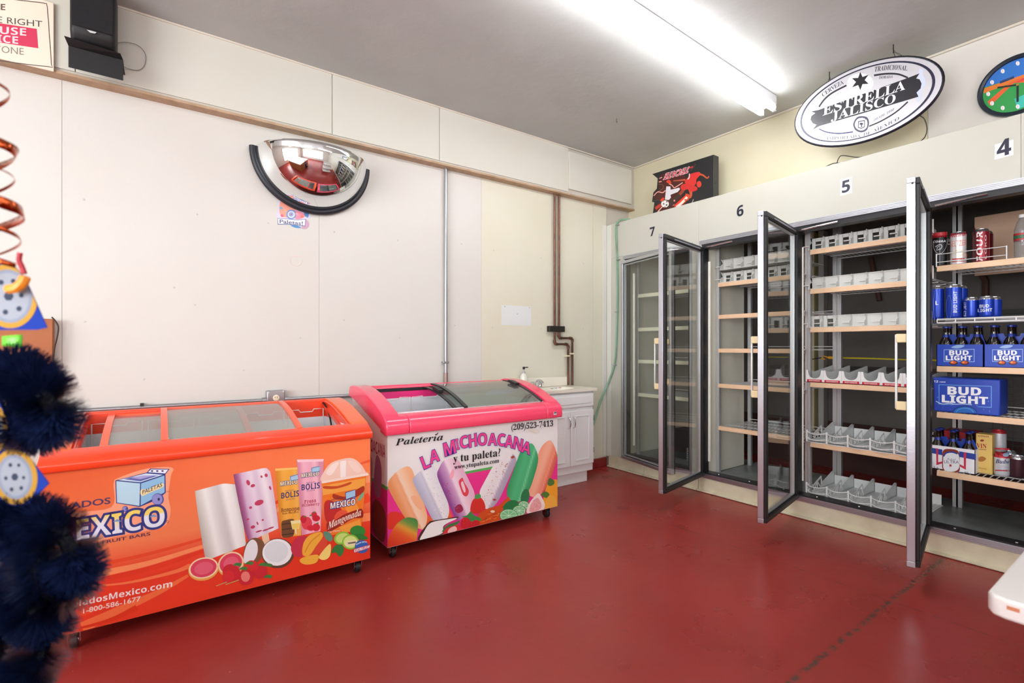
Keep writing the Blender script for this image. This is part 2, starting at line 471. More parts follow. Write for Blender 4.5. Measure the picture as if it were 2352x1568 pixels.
# soffit along the left wall, its sheets, its timber underside
sof = struct(bx('trim_1', paint_b, None, -4.0, WB, SOF, WA, 2.56, CEI))
sx = [-4.0, -0.35, 0.93, 1.72, 3.02]
soffit_p = M('soffit paint', '#d5d3c9', 0.4, noise=(1.2, '#d1ccba', 0.9))
for i in range(4):
    bx('soffit_panel', soffit_p, sof, sx[i] + .002, sx[i + 1] - .002, SOF - .008, SOF, 2.575, CEI, bev=.0015)
bx('soffit_panel', soffit_p, sof, 3.02, 3.86, SOF - .020, SOF, 2.60, 2.94, bev=.003)
wood = M('raw timber strip', '#bfa184', 0.6, noise=(14, '#a58566', 0.8), bump=(40, 0.2))
bx('ledge', wood, sof, -4.0, WB, SOF - .012, WA, 2.545, 2.56, bev=.002)
struct(bx('trim_2', M('cream trim', '#d8d0c2', 0.45), None, -4.0, WB, SOF - .014, SOF - .008, CEI - .010, CEI))
# wall above the cooler
wb = struct(bx('wall_back', paint_b, None, WB, WB + .1, -4.5, WA, 2.2, CEI))
s0 = onu(2132, 300, WB).y
bx('wall_panel', M('yellowed wall paint', '#d2cbb0', 0.45, noise=(2, '#cbc19f', 0.8)), wb, WB - .006, WB, s0 + .001, WA, 2.3, CEI)
bx('wall_panel', M('grey white wall paint', '#dcd9d2', 0.42, noise=(2, '#d2cdc4', 0.7)), wb, WB - .006, WB, -4.5, s0 - .001, 2.3, CEI)
struct(bx('trim_3', MATS['cream trim'], None, WB - .022, WB - .006, -4.5, SOF - .02, CEI - .014, CEI, bev=.003))
# the rest of the shop, seen in the convex mirror only
far_p = M('far shop wall', '#d9d4cc', 0.6)
struct(bx('wall_right', far_p, None, -4.1, WB, -4.6, -4.5, 0, CEI))
struct(bx('wall_rear', far_p, None, -4.1, -4.0, -4.5, WA, 0, CEI))

# ================================================================ fluorescent strip lights
tube_m = M('lit fluorescent tube', '#ffffff', 0.4, emit=26)
tube_m.node_tree.nodes['Principled BSDF'].inputs['Emission Color'].default_value = (0.98, 0.99, 1.0, 1)
steel_w = M('white enamel', '#eceef2', 0.35)
plug = M('lamp end cap', '#d8d8d8', 0.35, 0.3)
def strip_light(cx, cy, L, rot, label):
    t = thing('strip_light', label, 'ceiling light', (cx, cy, CEI - .085), 'fluorescent strip lights')
    d = Vector((math.cos(rot), math.sin(rot), 0)); n = Vector((-d.y, d.x, 0)); c0 = Vector((cx, cy, 0))
    def prism(pr, a, b, nm, m, bev=0):
        return MB().prism([c0 + d * a + n * p + Vector((0, 0, z)) for p, z in pr], d * (b - a)).build(nm, m, t, bev=bev)
    prism([(-.056, CEI - .002), (.056, CEI - .002), (.056, CEI - .066), (-.056, CEI - .066)], -L / 2, L / 2, 'housing', steel_w, .003)
    for s in (-1, 1):
        p = c0 + n * (s * .044) + Vector((0, 0, CEI - .096))
        MB().cyl(p - d * (L / 2 - .03), p + d * (L / 2 - .03), .019, 16).build('tube', tube_m, t, smooth=True)
        for e in (-1, 1):
            q = p + d * (e * (L / 2 - .03))
            MB().cyl(q, q + d * (e * .012), .0195, 12).build('end_cap', plug, t, smooth=True)
            h = q + d * (e * .012)
            MB().obox(h - n * .013 + Vector((0, 0, -.02)), d * (e * .012), n * .026, (0, 0, .046)).build('lamp_holder', steel_w, t, bev=.003)
    return t
strip_light(2.40, 1.80, 2.44, R(2.2), 'two tube fluorescent strip light on the ceiling above the red floor')
for (x, y) in ((-2.3, .1), (-1.3, -2.2), (2.0, -1.8)):
    strip_light(x, y, 2.44, 0, 'two tube fluorescent strip light over the rear of the shop')
for (x, y) in ((1416, 272), (1703, 232)):
    p = onz(x, y, CEI)
    MB().tube([p, p + Vector((0, 0, -.02)), p + Vector((.006, .006, -.03)), p + Vector((.012, 0, -.02))], .002, 6).build('ceiling_hook', dark, bpy.data.objects['ceiling'])
# unseen window frames, added around the two daylight area lights
wfm = M('white window frame', '#e4e4e2', 0.4)
def added_window(name, horizontal, c, half, z0, z1, wallpos, s):
    mb = MB(); t = .05
    def bar(a, b, za, zb):
        if horizontal: mb.box(a, b, min(wallpos, wallpos + s * .06), max(wallpos, wallpos + s * .06), za, zb)
        else: mb.box(min(wallpos, wallpos + s * .06), max(wallpos, wallpos + s * .06), a, b, za, zb)
    bar(c - half - t, c + half + t, z0 - t, z0); bar(c - half - t, c + half + t, z1, z1 + t)
    for k in range(4):
        x = c - half - t + (2 * half + t) * k / 3; bar(x, x + t, z0, z1)
    struct(mb.build(name, wfm, None))
added_window('added_window_1', True, -0.6, 2.6, .55, 2.55, -4.5, 1)
added_window('added_window_2', False, -0.6, 2.0, .60, 2.50, -4.0, 1)
# ================================================================ walk-in cooler
cream = M('cream cooler panel', '#c3c3b9', 0.4, noise=(1.5, '#bfbdb0', 0.9), bump=(50, 0.04))
kickm = M('cream kick board', '#ded8be', 0.55, noise=(7, '#b7aa86', 0.55), bump=(25, 0.15))
alu = M('brushed aluminium', '#c4c6ce', 0.36, 0.95, bump=(90, 0.04))
blk = M('black rubber gasket', '#17171a', 0.5)
blk2 = M('black painted frame', '#222226', 0.4)
chrome = M('chrome', '#e4e6ea', 0.1, 1.0)
ck = thing('walk_in_cooler', 'long cream walk-in cooler with glass doors and numbers above them', 'cooler', (FACE, 0, 0))
hs = [WA, 2.40, 0.545, -4.5]
for i in range(3):
    bx('header_panel', cream, ck, FACE, FACE + .05, hs[i + 1] + .0004, hs[i] - .0004, 2.03, 2.36, bev=.002)
bx('top_board', cream, ck, FACE + .05, WB, -4.5, WA, 2.33, 2.355)
bx('stile', cream, ck, FACE + .004, FACE + .05, 3.20, WA - .008, 0.115, 2.03)
bx('stile', cream, ck, FACE, FACE + .05, 2.385, 2.455, 0.115, 2.03)
bx('side_wall', cream, ck, FACE, FACE + .05, -4.5, 0.19, 0.115, 2.03)
bx('corner_strip', M('white corner strip', '#d6d6ce', 0.4), ck, FACE - .05, FACE - .001, WA - .016, WA - .009, 0.1, 2.36, bev=.002)
bx('corner_strip', MATS['white corner strip'], ck, FACE - .002, FACE + .003, 3.355, WA - .018, 0.1, 2.355, bev=.001)
ks = [WA - .04, 2.95, 2.40, 0.95, -4.5]
for i in range(4):
    bx('kick_board', kickm, ck, FACE - .004 - .004 * (i % 2), FACE + .04, ks[i + 1] + .002, ks[i] - .002, 0.004, 0.113, bev=.003)
    bx('kick_lip', kickm, ck, FACE - .03, FACE - .004, ks[i + 1] + .002, ks[i] - .002, 0.002, 0.016, bev=.004)

def frame_rail(v0, v1, z0, z1):        # ridged aluminium extrusion
    mb = MB(); n = 4; h = (z1 - z0) / n
    mb.box(FACE - .006, FACE + .045, v0, v1, z0, z1)
    for i in range(n):
        mb.box(FACE - .012, FACE - .005, v0, v1, z0 + h * i + h * .12, z0 + h * (i + 1) - h * .12)
    return mb.build('frame_rail', alu, ck)
def bank(v0, v1, mull):
    frame_rail(v0, v1, 1.995, 2.03); frame_rail(v0, v1, .113, .148)
    for a, b in ((v0, v0 + .02), (v1 - .02, v1)):
        bx('frame_stile', alu, ck, FACE - .012, FACE + .045, a, b, .148, 1.995)
    bx('frame_header', blk2, ck, FACE + .0, FACE + .075, v0 + .02, v1 - .02, 1.962, 1.995)
    bx('frame_sill', blk2, ck, FACE - .004, FACE + .085, v0 + .02, v1 - .02, .13, .157)
    for a in mull:
        bx('mullion', blk2, ck, FACE + .002, FACE + .06, a - .010, a + .010, .157, 1.962)
bank(2.455, 3.20, (3.175, 2.485))
bank(0.19, 2.385, (2.356, 1.634, 0.926, 0.215))
BAYS = {7: (3.165, 2.49), 6: (2.335, 1.64), 5: (1.615, 0.93), 4: (0.905, 0.225)}
scr = M('bright screw head', '#d6d6d2', 0.3, 0.6)
for b_, (va, vb) in BAYS.items():
    if b_ == 7: continue
    for k in (0.14, 0.5, 0.86):
        v = va + (vb - va) * k
        MB().lathe((FACE + .03, v, .157), [(.006, 0), (.005, .003), (0, .004)], 8).build('screw', scr, ck, smooth=True)

# ---- glass doors
doorglass = glassmat('door glass', '#fafcfa', 0.012, 1.0)
creamplastic = M('aged cream plastic', '#e2cfa2', 0.5)
handle_w = M('white handle bar', '#dcdedd', 0.3, 0.2)
def glass_door(n, vh, phi, label):
    W, z0, z1, T = .69, .13, 1.97, .046
    d = Vector((-math.sin(R(phi)), -math.cos(R(phi)), 0)); ni = Vector((math.cos(R(phi)), -math.sin(R(phi)), 0)); Z = Vector((0, 0, 1))
    h = Vector((FACE - .012, vh, 0))                      # hinge axis on the inner face
    t = thing('glass_door', None, None, h + Vector((0, 0, z0)), parent=ck); t['label'] = label
    def ring(w0, w1, o0, o1, nm, m, bev=0):               # frame between two insets, between two depths (from inner face outwards)
        mb = MB()
        for (a, b, c, e) in ((w0, W - w0, z0 + w0, z0 + w1), (w0, W - w0, z1 - w1, z1 - w0), (w0, w1, z0 + w1, z1 - w1), (W - w1, W - w0, z0 + w1, z1 - w1)):
            mb.obox(h + d * a - ni * o1 + Z * c, d * (b - a), ni * (o1 - o0), Z * (e - c))
        return mb.build(nm, m, t, bev=bev)
    ring(0, .027, .012, T, 'door_frame', alu, .002)
    ring(.004, .034, -.004, .012, 'gasket', blk, .003)
    ring(.027, .036, .012, .024, 'inner_bezel', blk2)
    ring(.036, .043, .014, .032, 'spacer', M('grey spacer', '#b5b9bb', 0.4, 0.5))
    for o in (.024,):
        MB().obox(h + d * .028 - ni * (o + .004) + Z * (z0 + .028), d * (W - .056), ni * .004, Z * (z1 - z0 - .056)).build('pane', doorglass, t)
    # pull handle on the outside
    hp = h + d * (W - .03) - ni * T
    hd = thing('handle', None, None, hp + Z * .87, parent=t)
    for zc in (.865, 1.19):
        MB().obox(hp - d * .012 - ni * .042 + Z * zc, d * .024, ni * .042, Z * .042).build('bracket', creamplastic, hd, bev=.004)
    MB().obox(hp - d * .009 - ni * .046 + Z * .87, d * .018, ni * .01, Z * .36).build('grip', handle_w, hd, bev=.004)
    MB().lathe(h + d * (W + .0) - ni * (T * .5) + Z * (z1 - .03), [(.005, 0), (.004, .002), (0, .0025)], 8, d).build('screw', dark, t)
    # black heater strip with bright edge on the top rail, closer arm
    MB().obox(h + d * .10 + ni * .006 + Z * (z1 - .03), d * .45, ni * .004, Z * .008).build('rail_label', M('grey strip', '#8d9096', .4, .6), t)
    if phi > 30:
        MB().tube([h + Vector((-.008, -.025, 1.965)), h + Vector((-.002, -.12, 1.972)), h + Vector((.0, -.24, 1.978))], .006, 8).build('closer_arm', chrome, t, smooth=True)
    for zc in (z0 - .008, z1):
        MB().cyl(h + d * .015 - ni * .02 + Z * zc, h + d * .015 - ni * .02 + Z * (zc + .008), .008, 10).build('hinge_pin', chrome, t, smooth=True)
    return t
glass_door(7, 3.170, 13, 'nearly closed glass door below the number 7')
glass_door(6, 2.338, 79, 'glass door below the number 6 standing wide open')
glass_door(5, 1.618, 79.5, 'glass door below the number 5 standing wide open')
glass_door(4, 0.908, 79, 'glass door below the number 4 standing wide open')

# ---- inside of the cooler
inw = M('cooler inner wall', '#eae8da', 0.5, noise=(3, '#dedbc8', 0.8))
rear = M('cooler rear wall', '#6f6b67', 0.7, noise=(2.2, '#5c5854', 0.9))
brown = M('brown cooler wall base', '#4a2b25', 0.7, noise=(4, '#33201c', 0.8))
plate = M('grey steel deck', '#8f9696', 0.4, 0.35, noise=(5, '#6a6d68', 0.9), bump=(14, 0.1))
bx('inner_wall', inw, ck, FACE + .06, 5.30, 3.26, 3.30, 0.0, 2.33)
bx('inner_wall', inw, ck, FACE + .06, 4.20, 2.362, 2.392, 0.13, 2.33)
bx('inner_wall', inw, ck, FACE + .06, 5.30, -.45, -.40, 0.0, 2.33)
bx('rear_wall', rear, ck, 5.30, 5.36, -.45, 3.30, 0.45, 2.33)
bx('rear_wall', brown, ck, 5.29, 5.36, -.45, 3.30, 0.0, 0.45)
bx('inner_ceiling', M('cooler ceiling', '#9c8a78', 0.6, noise=(3, '#7d6c5c', .8)), ck, FACE + .06, 5.36, -.45, 3.30, 2.30, 2.328)
bx('deck', plate, ck, FACE + .086, 4.42, -.4, 2.36, 0.10, 0.128, bev=.003)
bx('deck', plate, ck, FACE + .086, 4.42, 2.395, 3.255, 0.10, 0.128, bev=.003)
ybd = M('yellowed board', '#d8cc9e', 0.6); gbd = M('grey board', '#b7b7b2', 0.6)
for x0, x1, m in ((1850, 1870, ybd), (1879, 1892, gbd)):
    va = onu(x0, 800, 5.2).y; vb = onu(x1, 800, 5.2).y
    bx('wall_batten', m, ck, 5.2, 5.29, vb, va, .35, 2.29, bev=.004)
pipe_b = M('rusty brown pipe', '#5a3a30', 0.6)
p = [onu(2255, 610, 5.24), onu(2256, 632, 5.24), onu(2264, 645, 5.24), onu(2264, 700, 5.24)]
MB().tube([(q.x, q.y, q.z) for q in p], .022, 8).build('cooler_pipe', pipe_b, ck, smooth=True)
q0 = onu(2000, 590, 5.24); q1 = onu(2020, 690, 5.24)
MB().tube([q0, q1], .022, 8).build('cooler_pipe', pipe_b, ck, smooth=True)
for z in (.95, 1.42):
    bx('wall_rail', M('dark rail', '#3a3634', .6), ck, 5.26, 5.30, -.3, 2.2, z, z + .035)
# yellow strap with hook
sp = [onu(1902, 821, 4.30), onu(2000, 823, 4.30), onu(2088, 826, 4.30), onu(2200, 828, 4.30)]
st = thing('cable_strap', 'yellow strap stretched behind the shelves of the open cooler', 'strap', sp[0])
MB().tube(sp, .006, 6).build('band', M('yellow webbing', '#c9b51c', 0.6), st)
MB().cyl(sp[0] - Vector((0, .004, 0)), sp[0] - Vector((0, .085, .002)), .012, 8).build('hook_sleeve', M('orange yellow plastic', '#e0a017', 0.5), st, smooth=True)
MB().tube(crom([sp[0] + Vector((0, 0, 0)), sp[0] + Vector((0, .03, .01)), sp[0] + Vector((0, .045, -.008)), sp[0] + Vector((0, .02, -.014))], 5), .0045, 6).build('hook', MATS['orange yellow plastic'], st, smooth=True)
MB().tube([sp[0] + Vector((0, .04, 0)), sp[0] + Vector((0.02, .30, -.05))], .004, 6).build('cord', blk, st)

# ---- unlit lamp tubes on the door posts
lt = M('unlit frosted tube', '#eceae2', 0.3)
for b_, (va, vb) in BAYS.items():
    lv = va + {7: -.04, 6: .006, 5: .014, 4: .045}[b_]
    MB().cyl((FACE + .062, lv, .24), (FACE + .062, lv, 1.86), .012, 12).build('door_lamp', lt, ck, smooth=True)

# ---- shelving
railm = M('wood look price rail', '#eecba8', 0.45, noise=(20, '#e8bf98', 0.6))
railc = M('cream price rail', '#e9e6cf', 0.45)
wirem = M('white coated wire', '#e8e8e6', 0.35)
postm = M('grey shelf post', '#c2c4c6', 0.4, 0.5)
SF, SB = 3.735, 4.21
def shelf_unit(bay, vl, w, zs, rail, wires, label):
    t = thing('shelf_unit', label, 'shelving', (SF, vl, .13), 'cooler shelving')
    for u in (SF + .03, SB + .01):
        for v in ((vl + {7: .02, 6: .012, 5: .016, 4: 9}[bay] if u < 4 else vl - .006), vl - w - .022):
            if v > 5 or (bay == 5 and u < 4 and v < vl - .1): continue
            mb = MB().box(u, u + .028, v, v + .028, .128, 2.1)
            mb.box(u - .004, u, v + .009, v + .019, .14, 2.09)
            mb.build('post', postm, t)
    for z in zs:
        s = thing('wire_shelf', None, None, (SF, vl - w / 2, z), parent=t)
        mb = MB()
        if z in wires:                     # bare wire front
            for zz in (z + .012, z - .008): mb.cyl((SF, vl, zz), (SF, vl - w, zz), .004, 6)
            for k in range(9): mb.cyl((SF, vl - w * k / 8, z + .012), (SF, vl - w * k / 8, z - .008), .003, 5)
            mb.build('front_wire', wirem, s); mb = MB()
        else: mb.box(SF - .004, SF + .004, vl - w, vl, z - .016, z + .017)
        if z not in wires: mb.box(SF - .007, SF - .003, vl - w, vl, z - .014, z + .002); mb.box(SF + .004, SF + .016, vl - w, vl, z + .012, z + .016)
        if z not in wires: mb.build('price_rail', rail, s)
        g = MB(); zt = z + .013; n = 24
        for i in range(n + 1):
            v = vl - w * i / n
            g.cyl((SF + .004, v, zt), (SB, v, zt), .0024, 4)
        for u in (SF + .01, SF + .16, SF + .32, SB):
            g.cyl((u, vl, zt - .005), (u, vl - w, zt - .005), .0035, 5)
        g.cyl((SF + .01, vl, zt - .025), (SF + .01, vl - w, zt - .025), .003, 5); g.cyl((SB, vl, zt + .02), (SB, vl - w, zt + .02), .003, 5)
        g.build('wire_grid', wirem, s)
    return t
SH = {7: (3.152, .56, (1.654, 1.333, 1.028, .711)), 6: (2.318, .66, (1.675, 1.413, 1.138, .851, .504)),
      5: (1.612, .66, (1.833, 1.557, 1.287, .903, .482)), 4: (.917, .66, (1.628, 1.319, 1.039, .769, .426))}
shelf_unit(7, *SH[7], railc, (), 'wire shelving with cream price rails behind the nearly closed cooler door')
shelf_unit(6, *SH[6], railm, (), 'mostly empty wire shelving with peach rails below the number 6')
shelf_unit(5, *SH[5], railm, (), 'wire shelving holding plastic bottle lanes below the number 5')
shelf_unit(4, *SH[4], railm, (1.319,), 'wire shelving stocked with beer below the number 4')
# ---- plastic lanes and trays on the shelves
lane_m = M('grey translucent plastic', '#d6d6d2', 0.4)
lane_l = M('pale plastic tab', '#e4e4df', 0.4)
tray_m = M('frosted white plastic', '#eceeee', 0.35)
def lane_mesh(w, h, dep, op):
    mb = MB(); 
    mb.box(0, dep, -w + .002, 0, 0, .004)
    # divider wall with rounded front
    pts = [(0, 0, 0), (dep, 0, 0), (dep, 0, h)] + [(.02 + .03 * (1 - math.sin(a)), 0, h - .03 + .03 * math.sin(a) if a > 0 else h - .03) for a in [R(90 - 18 * i) for i in range(6)]] + [(.012, 0, h * .42)]
    mb.prism(pts, (0, -.004, 0))
    x = .055
    if op:      # open arch
        mb.box(x, x + .004, -w * .30, -.004, 0, h); mb.box(x, x + .004, -w + .004, -w * .72, 0, h); mb.box(x, x + .004, -w * .74, -w * .28, h * .72, h)
    else:
        mb.box(x, x + .004, -w + .004, -.004, 0, h)
        mb.box(x - .01, x + .004, -w + .004, -.004, h - .004, h)
    return mb
def place_row(n, origin, w, h, dep, op, label, group, tilt=0):
    v0 = Vector(origin); first = None
    for i in range(n):
        if first is None:
            t = thing('can_lane', label, 'shelf organizer', v0, group)
            mb = lane_mesh(w, h, dep, op); mb.v = [p + v0 for p in mb.v]; mb.build('channel', lane_m, t)
            b = MB().box(-.004, .014, -.006, w * .42, h * .30, h * .37); b.v = [p + v0 + Vector((.004, 0, 0)) for p in b.v]; b.build('front_tab', lane_l, t, bev=.001)
            if tilt: t.rotation_euler = (0, tilt, 0)
            first = t
        else: copytree(first, (0, -w * i, 0))
v6, v5, v4 = SH[6][0], SH[5][0], SH[4][0]
place_row(8, (SF + .006, v5 + .02, 1.851), .086, .088, .42, True, 'grey plastic can lane with open arch on the highest shelf below number 5', 'can lanes on the highest shelf below 5')
place_row(8, (SF + .006, v5 + .02, 1.575), .086, .083, .42, False, 'grey plastic can lane with solid pusher on the second shelf below number 5', 'can lanes on the second shelf below 5')
place_row(6, (SF + .006, v5 - .145, 1.305), .086, .083, .42, False, 'grey plastic can lane with solid pusher on the third shelf below number 5', 'can lanes on the third shelf below 5')
place_row(2, (SF + .006, v5 + .03, 1.305), .086, .083, .42, True, 'pale open arched can lane at the hinge end of the third shelf below number 5', 'open lanes on the third shelf below 5')
place_row(7, (SF + .006, v6 - .005, 1.693), .088, .085, .42, True, 'grey arched can lane on the highest shelf below number 6, bottom layer', 'can lanes below 6 bottom layer')
place_row(7, (SF + .006, v6 - .005, 1.795), .088, .09, .42, False, 'grey can lane stacked on other lanes below number 6, upper layer', 'can lanes below 6 upper layer')
# white scoop trays with red labels
redl = M('red shelf label', '#c51f35', 0.4)
w = .112
for i in range(6):
    o = Vector((SF - .004, v5 + .03 - w * i, .921))
    t = thing('bottle_tray', 'white scooped bottle tray with red label strip below number 5', 'shelf organizer', o, 'scooped bottle trays below 5')
    mb = MB()
    pts = [(0, 0, 0), (0, -w + .001, 0), (0, -w + .001, .085), (0, -w + .014, .085)]
    pts += [(0, -w / 2 - (w / 2 - .016) * math.cos(a), .085 - .058 * math.sin(a) ** .6) for a in [R(15 * k) for k in range(1, 12)]]
    pts += [(0, -.014, .085), (0, 0, .085)]
    mb.prism([Vector(q) + o for q in pts], (.004, 0, 0))
    mb.box(o.x, o.x + .43, o.y - w + .001, o.y, o.z, o.z + .004)
    for yy in (o.y - .005, o.y - w + .001):
        mb.prism([(o.x + .004, yy, o.z), (o.x + .43, yy, o.z), (o.x + .43, yy, o.z + .11), (o.x + .12, yy, o.z + .07), (o.x + .004, yy, o.z + .084)], (0, .003, 0))
    mb.build('tray', tray_m, t)
    bx('label_strip', redl, t, o.x - .0015, o.x, o.y - w + .008, o.y - .008, o.z + .003, o.z + .02)
    pr = Print(PU(o.x - .0015)); 
    def pj(p):
        d = Vector(p) - O; k = d.dot(AX); return (CX + F * d.dot(RT) / k, HZ - F * d.z / k)
    a = pj((o.x, o.y - .02, o.z + .007)); b_ = pj((o.x, o.y - w + .02, o.z + .007)); hh = a[1] - pj((o.x, o.y - .02, o.z + .016))[1]
    pr.text('BODYARMOR', a, b_, hh, '#f4e6e6', 'bold'); pr.build('label_print', t)
# low frosted trays with two curved rails in front
def rail_tray(o, w, label, group):
    t = thing('rail_tray', label, 'shelf organizer', o, group)
    dep = .44; mb = MB()
    mb.box(o.x, o.x + dep, o.y - w + .002, o.y - .002, o.z, o.z + .004)
    for k in range(5): mb.box(o.x + .05, o.x + dep, o.y - w + .012 + k * (w - .02) / 5, o.y - w + .016 + k * (w - .02) / 5, o.z + .004, o.z + .006)
    mb.prism([(o.x - .026 * math.sin(math.pi * k / 8), o.y - .003 - (w - .006) * k / 8, o.z) for k in range(9)] + [(o.x + .02, o.y - w + .003, o.z), (o.x + .02, o.y - .003, o.z)], (0, 0, .004))
    mb.build('floor_plate', tray_m, t)
    wall = MB()
    for yy in (o.y - .004,):
        # truss of bars: bottom, rising top edge, verticals and braces
        wall.box(o.x, o.x + dep, yy - .003, yy, o.z, o.z + .012)
        top = [(.0, .075), (.10, .05), (.22, .095), (.24, .045), (.40, .10), (.42, .10)]
        for (a, za), (b, zb) in zip(top, top[1:]):
            wall.prism([(o.x + a, yy, o.z + za), (o.x + b, yy, o.z + zb), (o.x + b, yy, o.z + zb - .014), (o.x + a, yy, o.z + za - .014)], (0, -.003, 0))
        for a, za in ((0, .075), (.05, .055), (.1, .05), (.16, .07), (.22, .09)):
            wall.box(o.x + a, o.x + a + .008, yy - .003, yy, o.z, o.z + za)
        wall.prism([(o.x + .24, yy, o.z), (o.x + dep, yy, o.z), (o.x + dep, yy, o.z + .095), (o.x + .25, yy, o.z + .04)], (0, -.003, 0))
        for a, b in ((.1, .16), (.22, .16), (.0, .05)):
            wall.prism([(o.x + a, yy, o.z), (o.x + a + .012, yy, o.z), (o.x + b + .008, yy, o.z + .06), (o.x + b, yy, o.z + .06)], (0, -.003, 0))
    wall.build('side_truss', tray_m, t)
    for zz in (.028, .07):
        pth = [(o.x - .028 * math.sin(math.pi * k / 8), o.y - .002 - (w - .004) * k / 8, o.z + zz - .008 * math.sin(math.pi * k / 8)) for k in range(9)]
        MB().tube(pth, .0035, 6).build('front_rail', tray_m, t, smooth=True)
    MB().box(o.x - .006, o.x + .006, o.y - .009, o.y + .002, o.z, o.z + .082).build('front_post', tray_m, t, bev=.002)
    MB().box(o.x + dep - .004, o.x + dep, o.y - w + .01, o.y - .01, o.z, o.z + .07).build('back_plate', tray_m, t)
    return t
first = rail_tray(Vector((SF + .004, v5 + .03, .500)), .128, 'frosted tray with curved rails on the lowest wire shelf below number 5', 'rail trays on the lowest shelf below 5')
for i in range(1, 5): copytree(first, (0, -.128 * i, 0))
first = rail_tray(Vector((SF + .0, v5 + .03, .129)), .130, 'frosted tray with curved rails on the grey deck below number 5', 'rail trays on the deck below 5')
for i in range(1, 5): copytree(first, (0, -.130 * i, 0))
# dark carton standing in bay 7
c0 = onu(1546, 1062, 3.95); c1 = onu(1585, 1062, 3.95); ct = onu(1546, 985, 3.95).z
cb = thing('dark_carton', 'black drinks carton with white lettering inside the nearly closed cooler bay', 'carton', (4.1, (c0.y + c1.y) / 2, .129))
bx('box', M('black card', '#1d1d20', 0.5), cb, 3.95, 4.17, c1.y - .05, c0.y + .03, .129, ct, bev=.004)
pr = Print(PU(3.949), (1380, 480, 2.307))
for i, s in enumerate(('DR PEPPER', '& SNAPPLE')):
    pr.text(s, (463 + i * 12, 1362), (463 + i * 12, 1264), 8, '#d8d8d8', 'bold', up=(-8, 0))
pr.build('lettering', cb)
# ================================================================ goods below number 4
UF = 3.775
can_al = M('can aluminium', '#cfd2d6', 0.25, 0.9)
def can(label, group, cx, u, z, r, h, col, prints=None, rim=None):
    p = onu(cx, 700, u); c = Vector((p.x, p.y, z))
    t = thing('drink_can', label, 'can', c, group)
    bm = M('can ' + col, col, 0.28, 0.35)
    MB().lathe(c, [(r * .78, 0), (r * .95, .006), (r, .014), (r, h - .018)], 24).build('body', bm, t, smooth=True)
    MB().lathe(c, [(r, h - .018), (r * .93, h - .008), (r * .80, h - .003), (r * .80, h), (r * .74, h), (r * .74, h - .005)], 24).build('lid', rim or can_al, t, smooth=True)
    if prints:
        pr = Print(PC(c.x, c.y, r + .0003)); prints(pr); pr.build('can_print', t, printmat(.3))
    return t
zs = [z + .016 for z in SH[4][2]]
g1 = 'cans on the highest shelf below 4'
def cobra(p):
    p.crop = (2050, 380, 3.267)
    p.blob([(318, 560), (405, 556), (402, 610), (378, 650), (345, 662), (318, 640), (305, 600)], '#c9c9cf'); p.blob([(322, 566), (398, 562), (396, 608), (374, 643), (345, 654), (322, 634), (310, 600)], '#17171b')
    p.text('COBRA', (304, 580), (398, 574), 15, '#e9e9ee', 'boldit')
    p.stroke([(322, 610), (345, 596), (368, 596), (366, 620), (342, 632)], 6, '#b8b8c0'); p.stroke([(334, 640), (336, 615), (352, 606)], 5, '#b8b8c0')
    p.rect((300, 505), (412, 496), (412, 522), (300, 532), '#b7242e', 6)
def seltz(p):
    p.crop = (2050, 380, 3.267)
    p.text('Natural', (432, 540), (552, 526), 30, '#c8203c', 'boldit'); p.text('SELTZER', (432, 610), (556, 598), 42, '#e98c78')
    p.blob([(440, 690), (456, 650), (490, 634), (528, 640), (545, 660), (556, 690), (500, 700)], '#f1c232'); p.ell(500, 655, 30, 22, '#f6d936'); p.ell(545, 672, 16, 16, '#e0642a')
    p.rect((428, 700), (560, 690), (560, 700), (428, 710), '#c23a3a', 6); p.rect((428, 722), (560, 712), (560, 718), (428, 728), '#c23a3a', 6)
def four(p):
    p.crop = (2050, 380, 3.267)
    p.rect((606, 470), (622, 468), (622, 720), (606, 722), '#3a0d14', 1, 3)
    p.text('FOUR', (676, 716), (676, 492), 46, '#f4f0f0', 'bold', up=(-46, 0))
    p.text('LOKO', (706, 700), (706, 520), 14, '#d9b5b9', 'bold', up=(-14, 0))
can('tall black can with silver shield and red band beside the seltzer can', g1, 2158, UF + .05, zs[0], .0365, .197, '#15161b', cobra, M('red can lid', '#b7242e', .35, .4))
can('white seltzer can with red lettering and yellow fruit print', g1, 2201, UF + .05, zs[0], .0365, .197, '#ece8ea', seltz)
can('dark red tall can with big white upright lettering', g1, 2253, UF + .05, zs[0], .0365, .197, '#8c1d2c', four)
can('dark red tall can standing behind the can with white upright lettering', g1, 2262, UF + .15, zs[0], .0365, .197, '#5f1420')
# clear rail in front of the tall cans
rl = thing('wire_can_rail', 'thin white wire rail in front of the tall cans below number 4', 'shelf rail', (UF - .01, .8, zs[0]))
for z in (.028, .075):
    MB().tube([(UF + .0, .93, zs[0] + z), (UF - .004, .80, zs[0] + z), (UF - .004, .63, zs[0] + z)], .0022, 6).build('rail', wirem, rl)
for v in (.93, .63): MB().cyl((UF, v, zs[0]), (UF, v, zs[0] + .08), .003, 6).build('rail_post', wirem, rl)
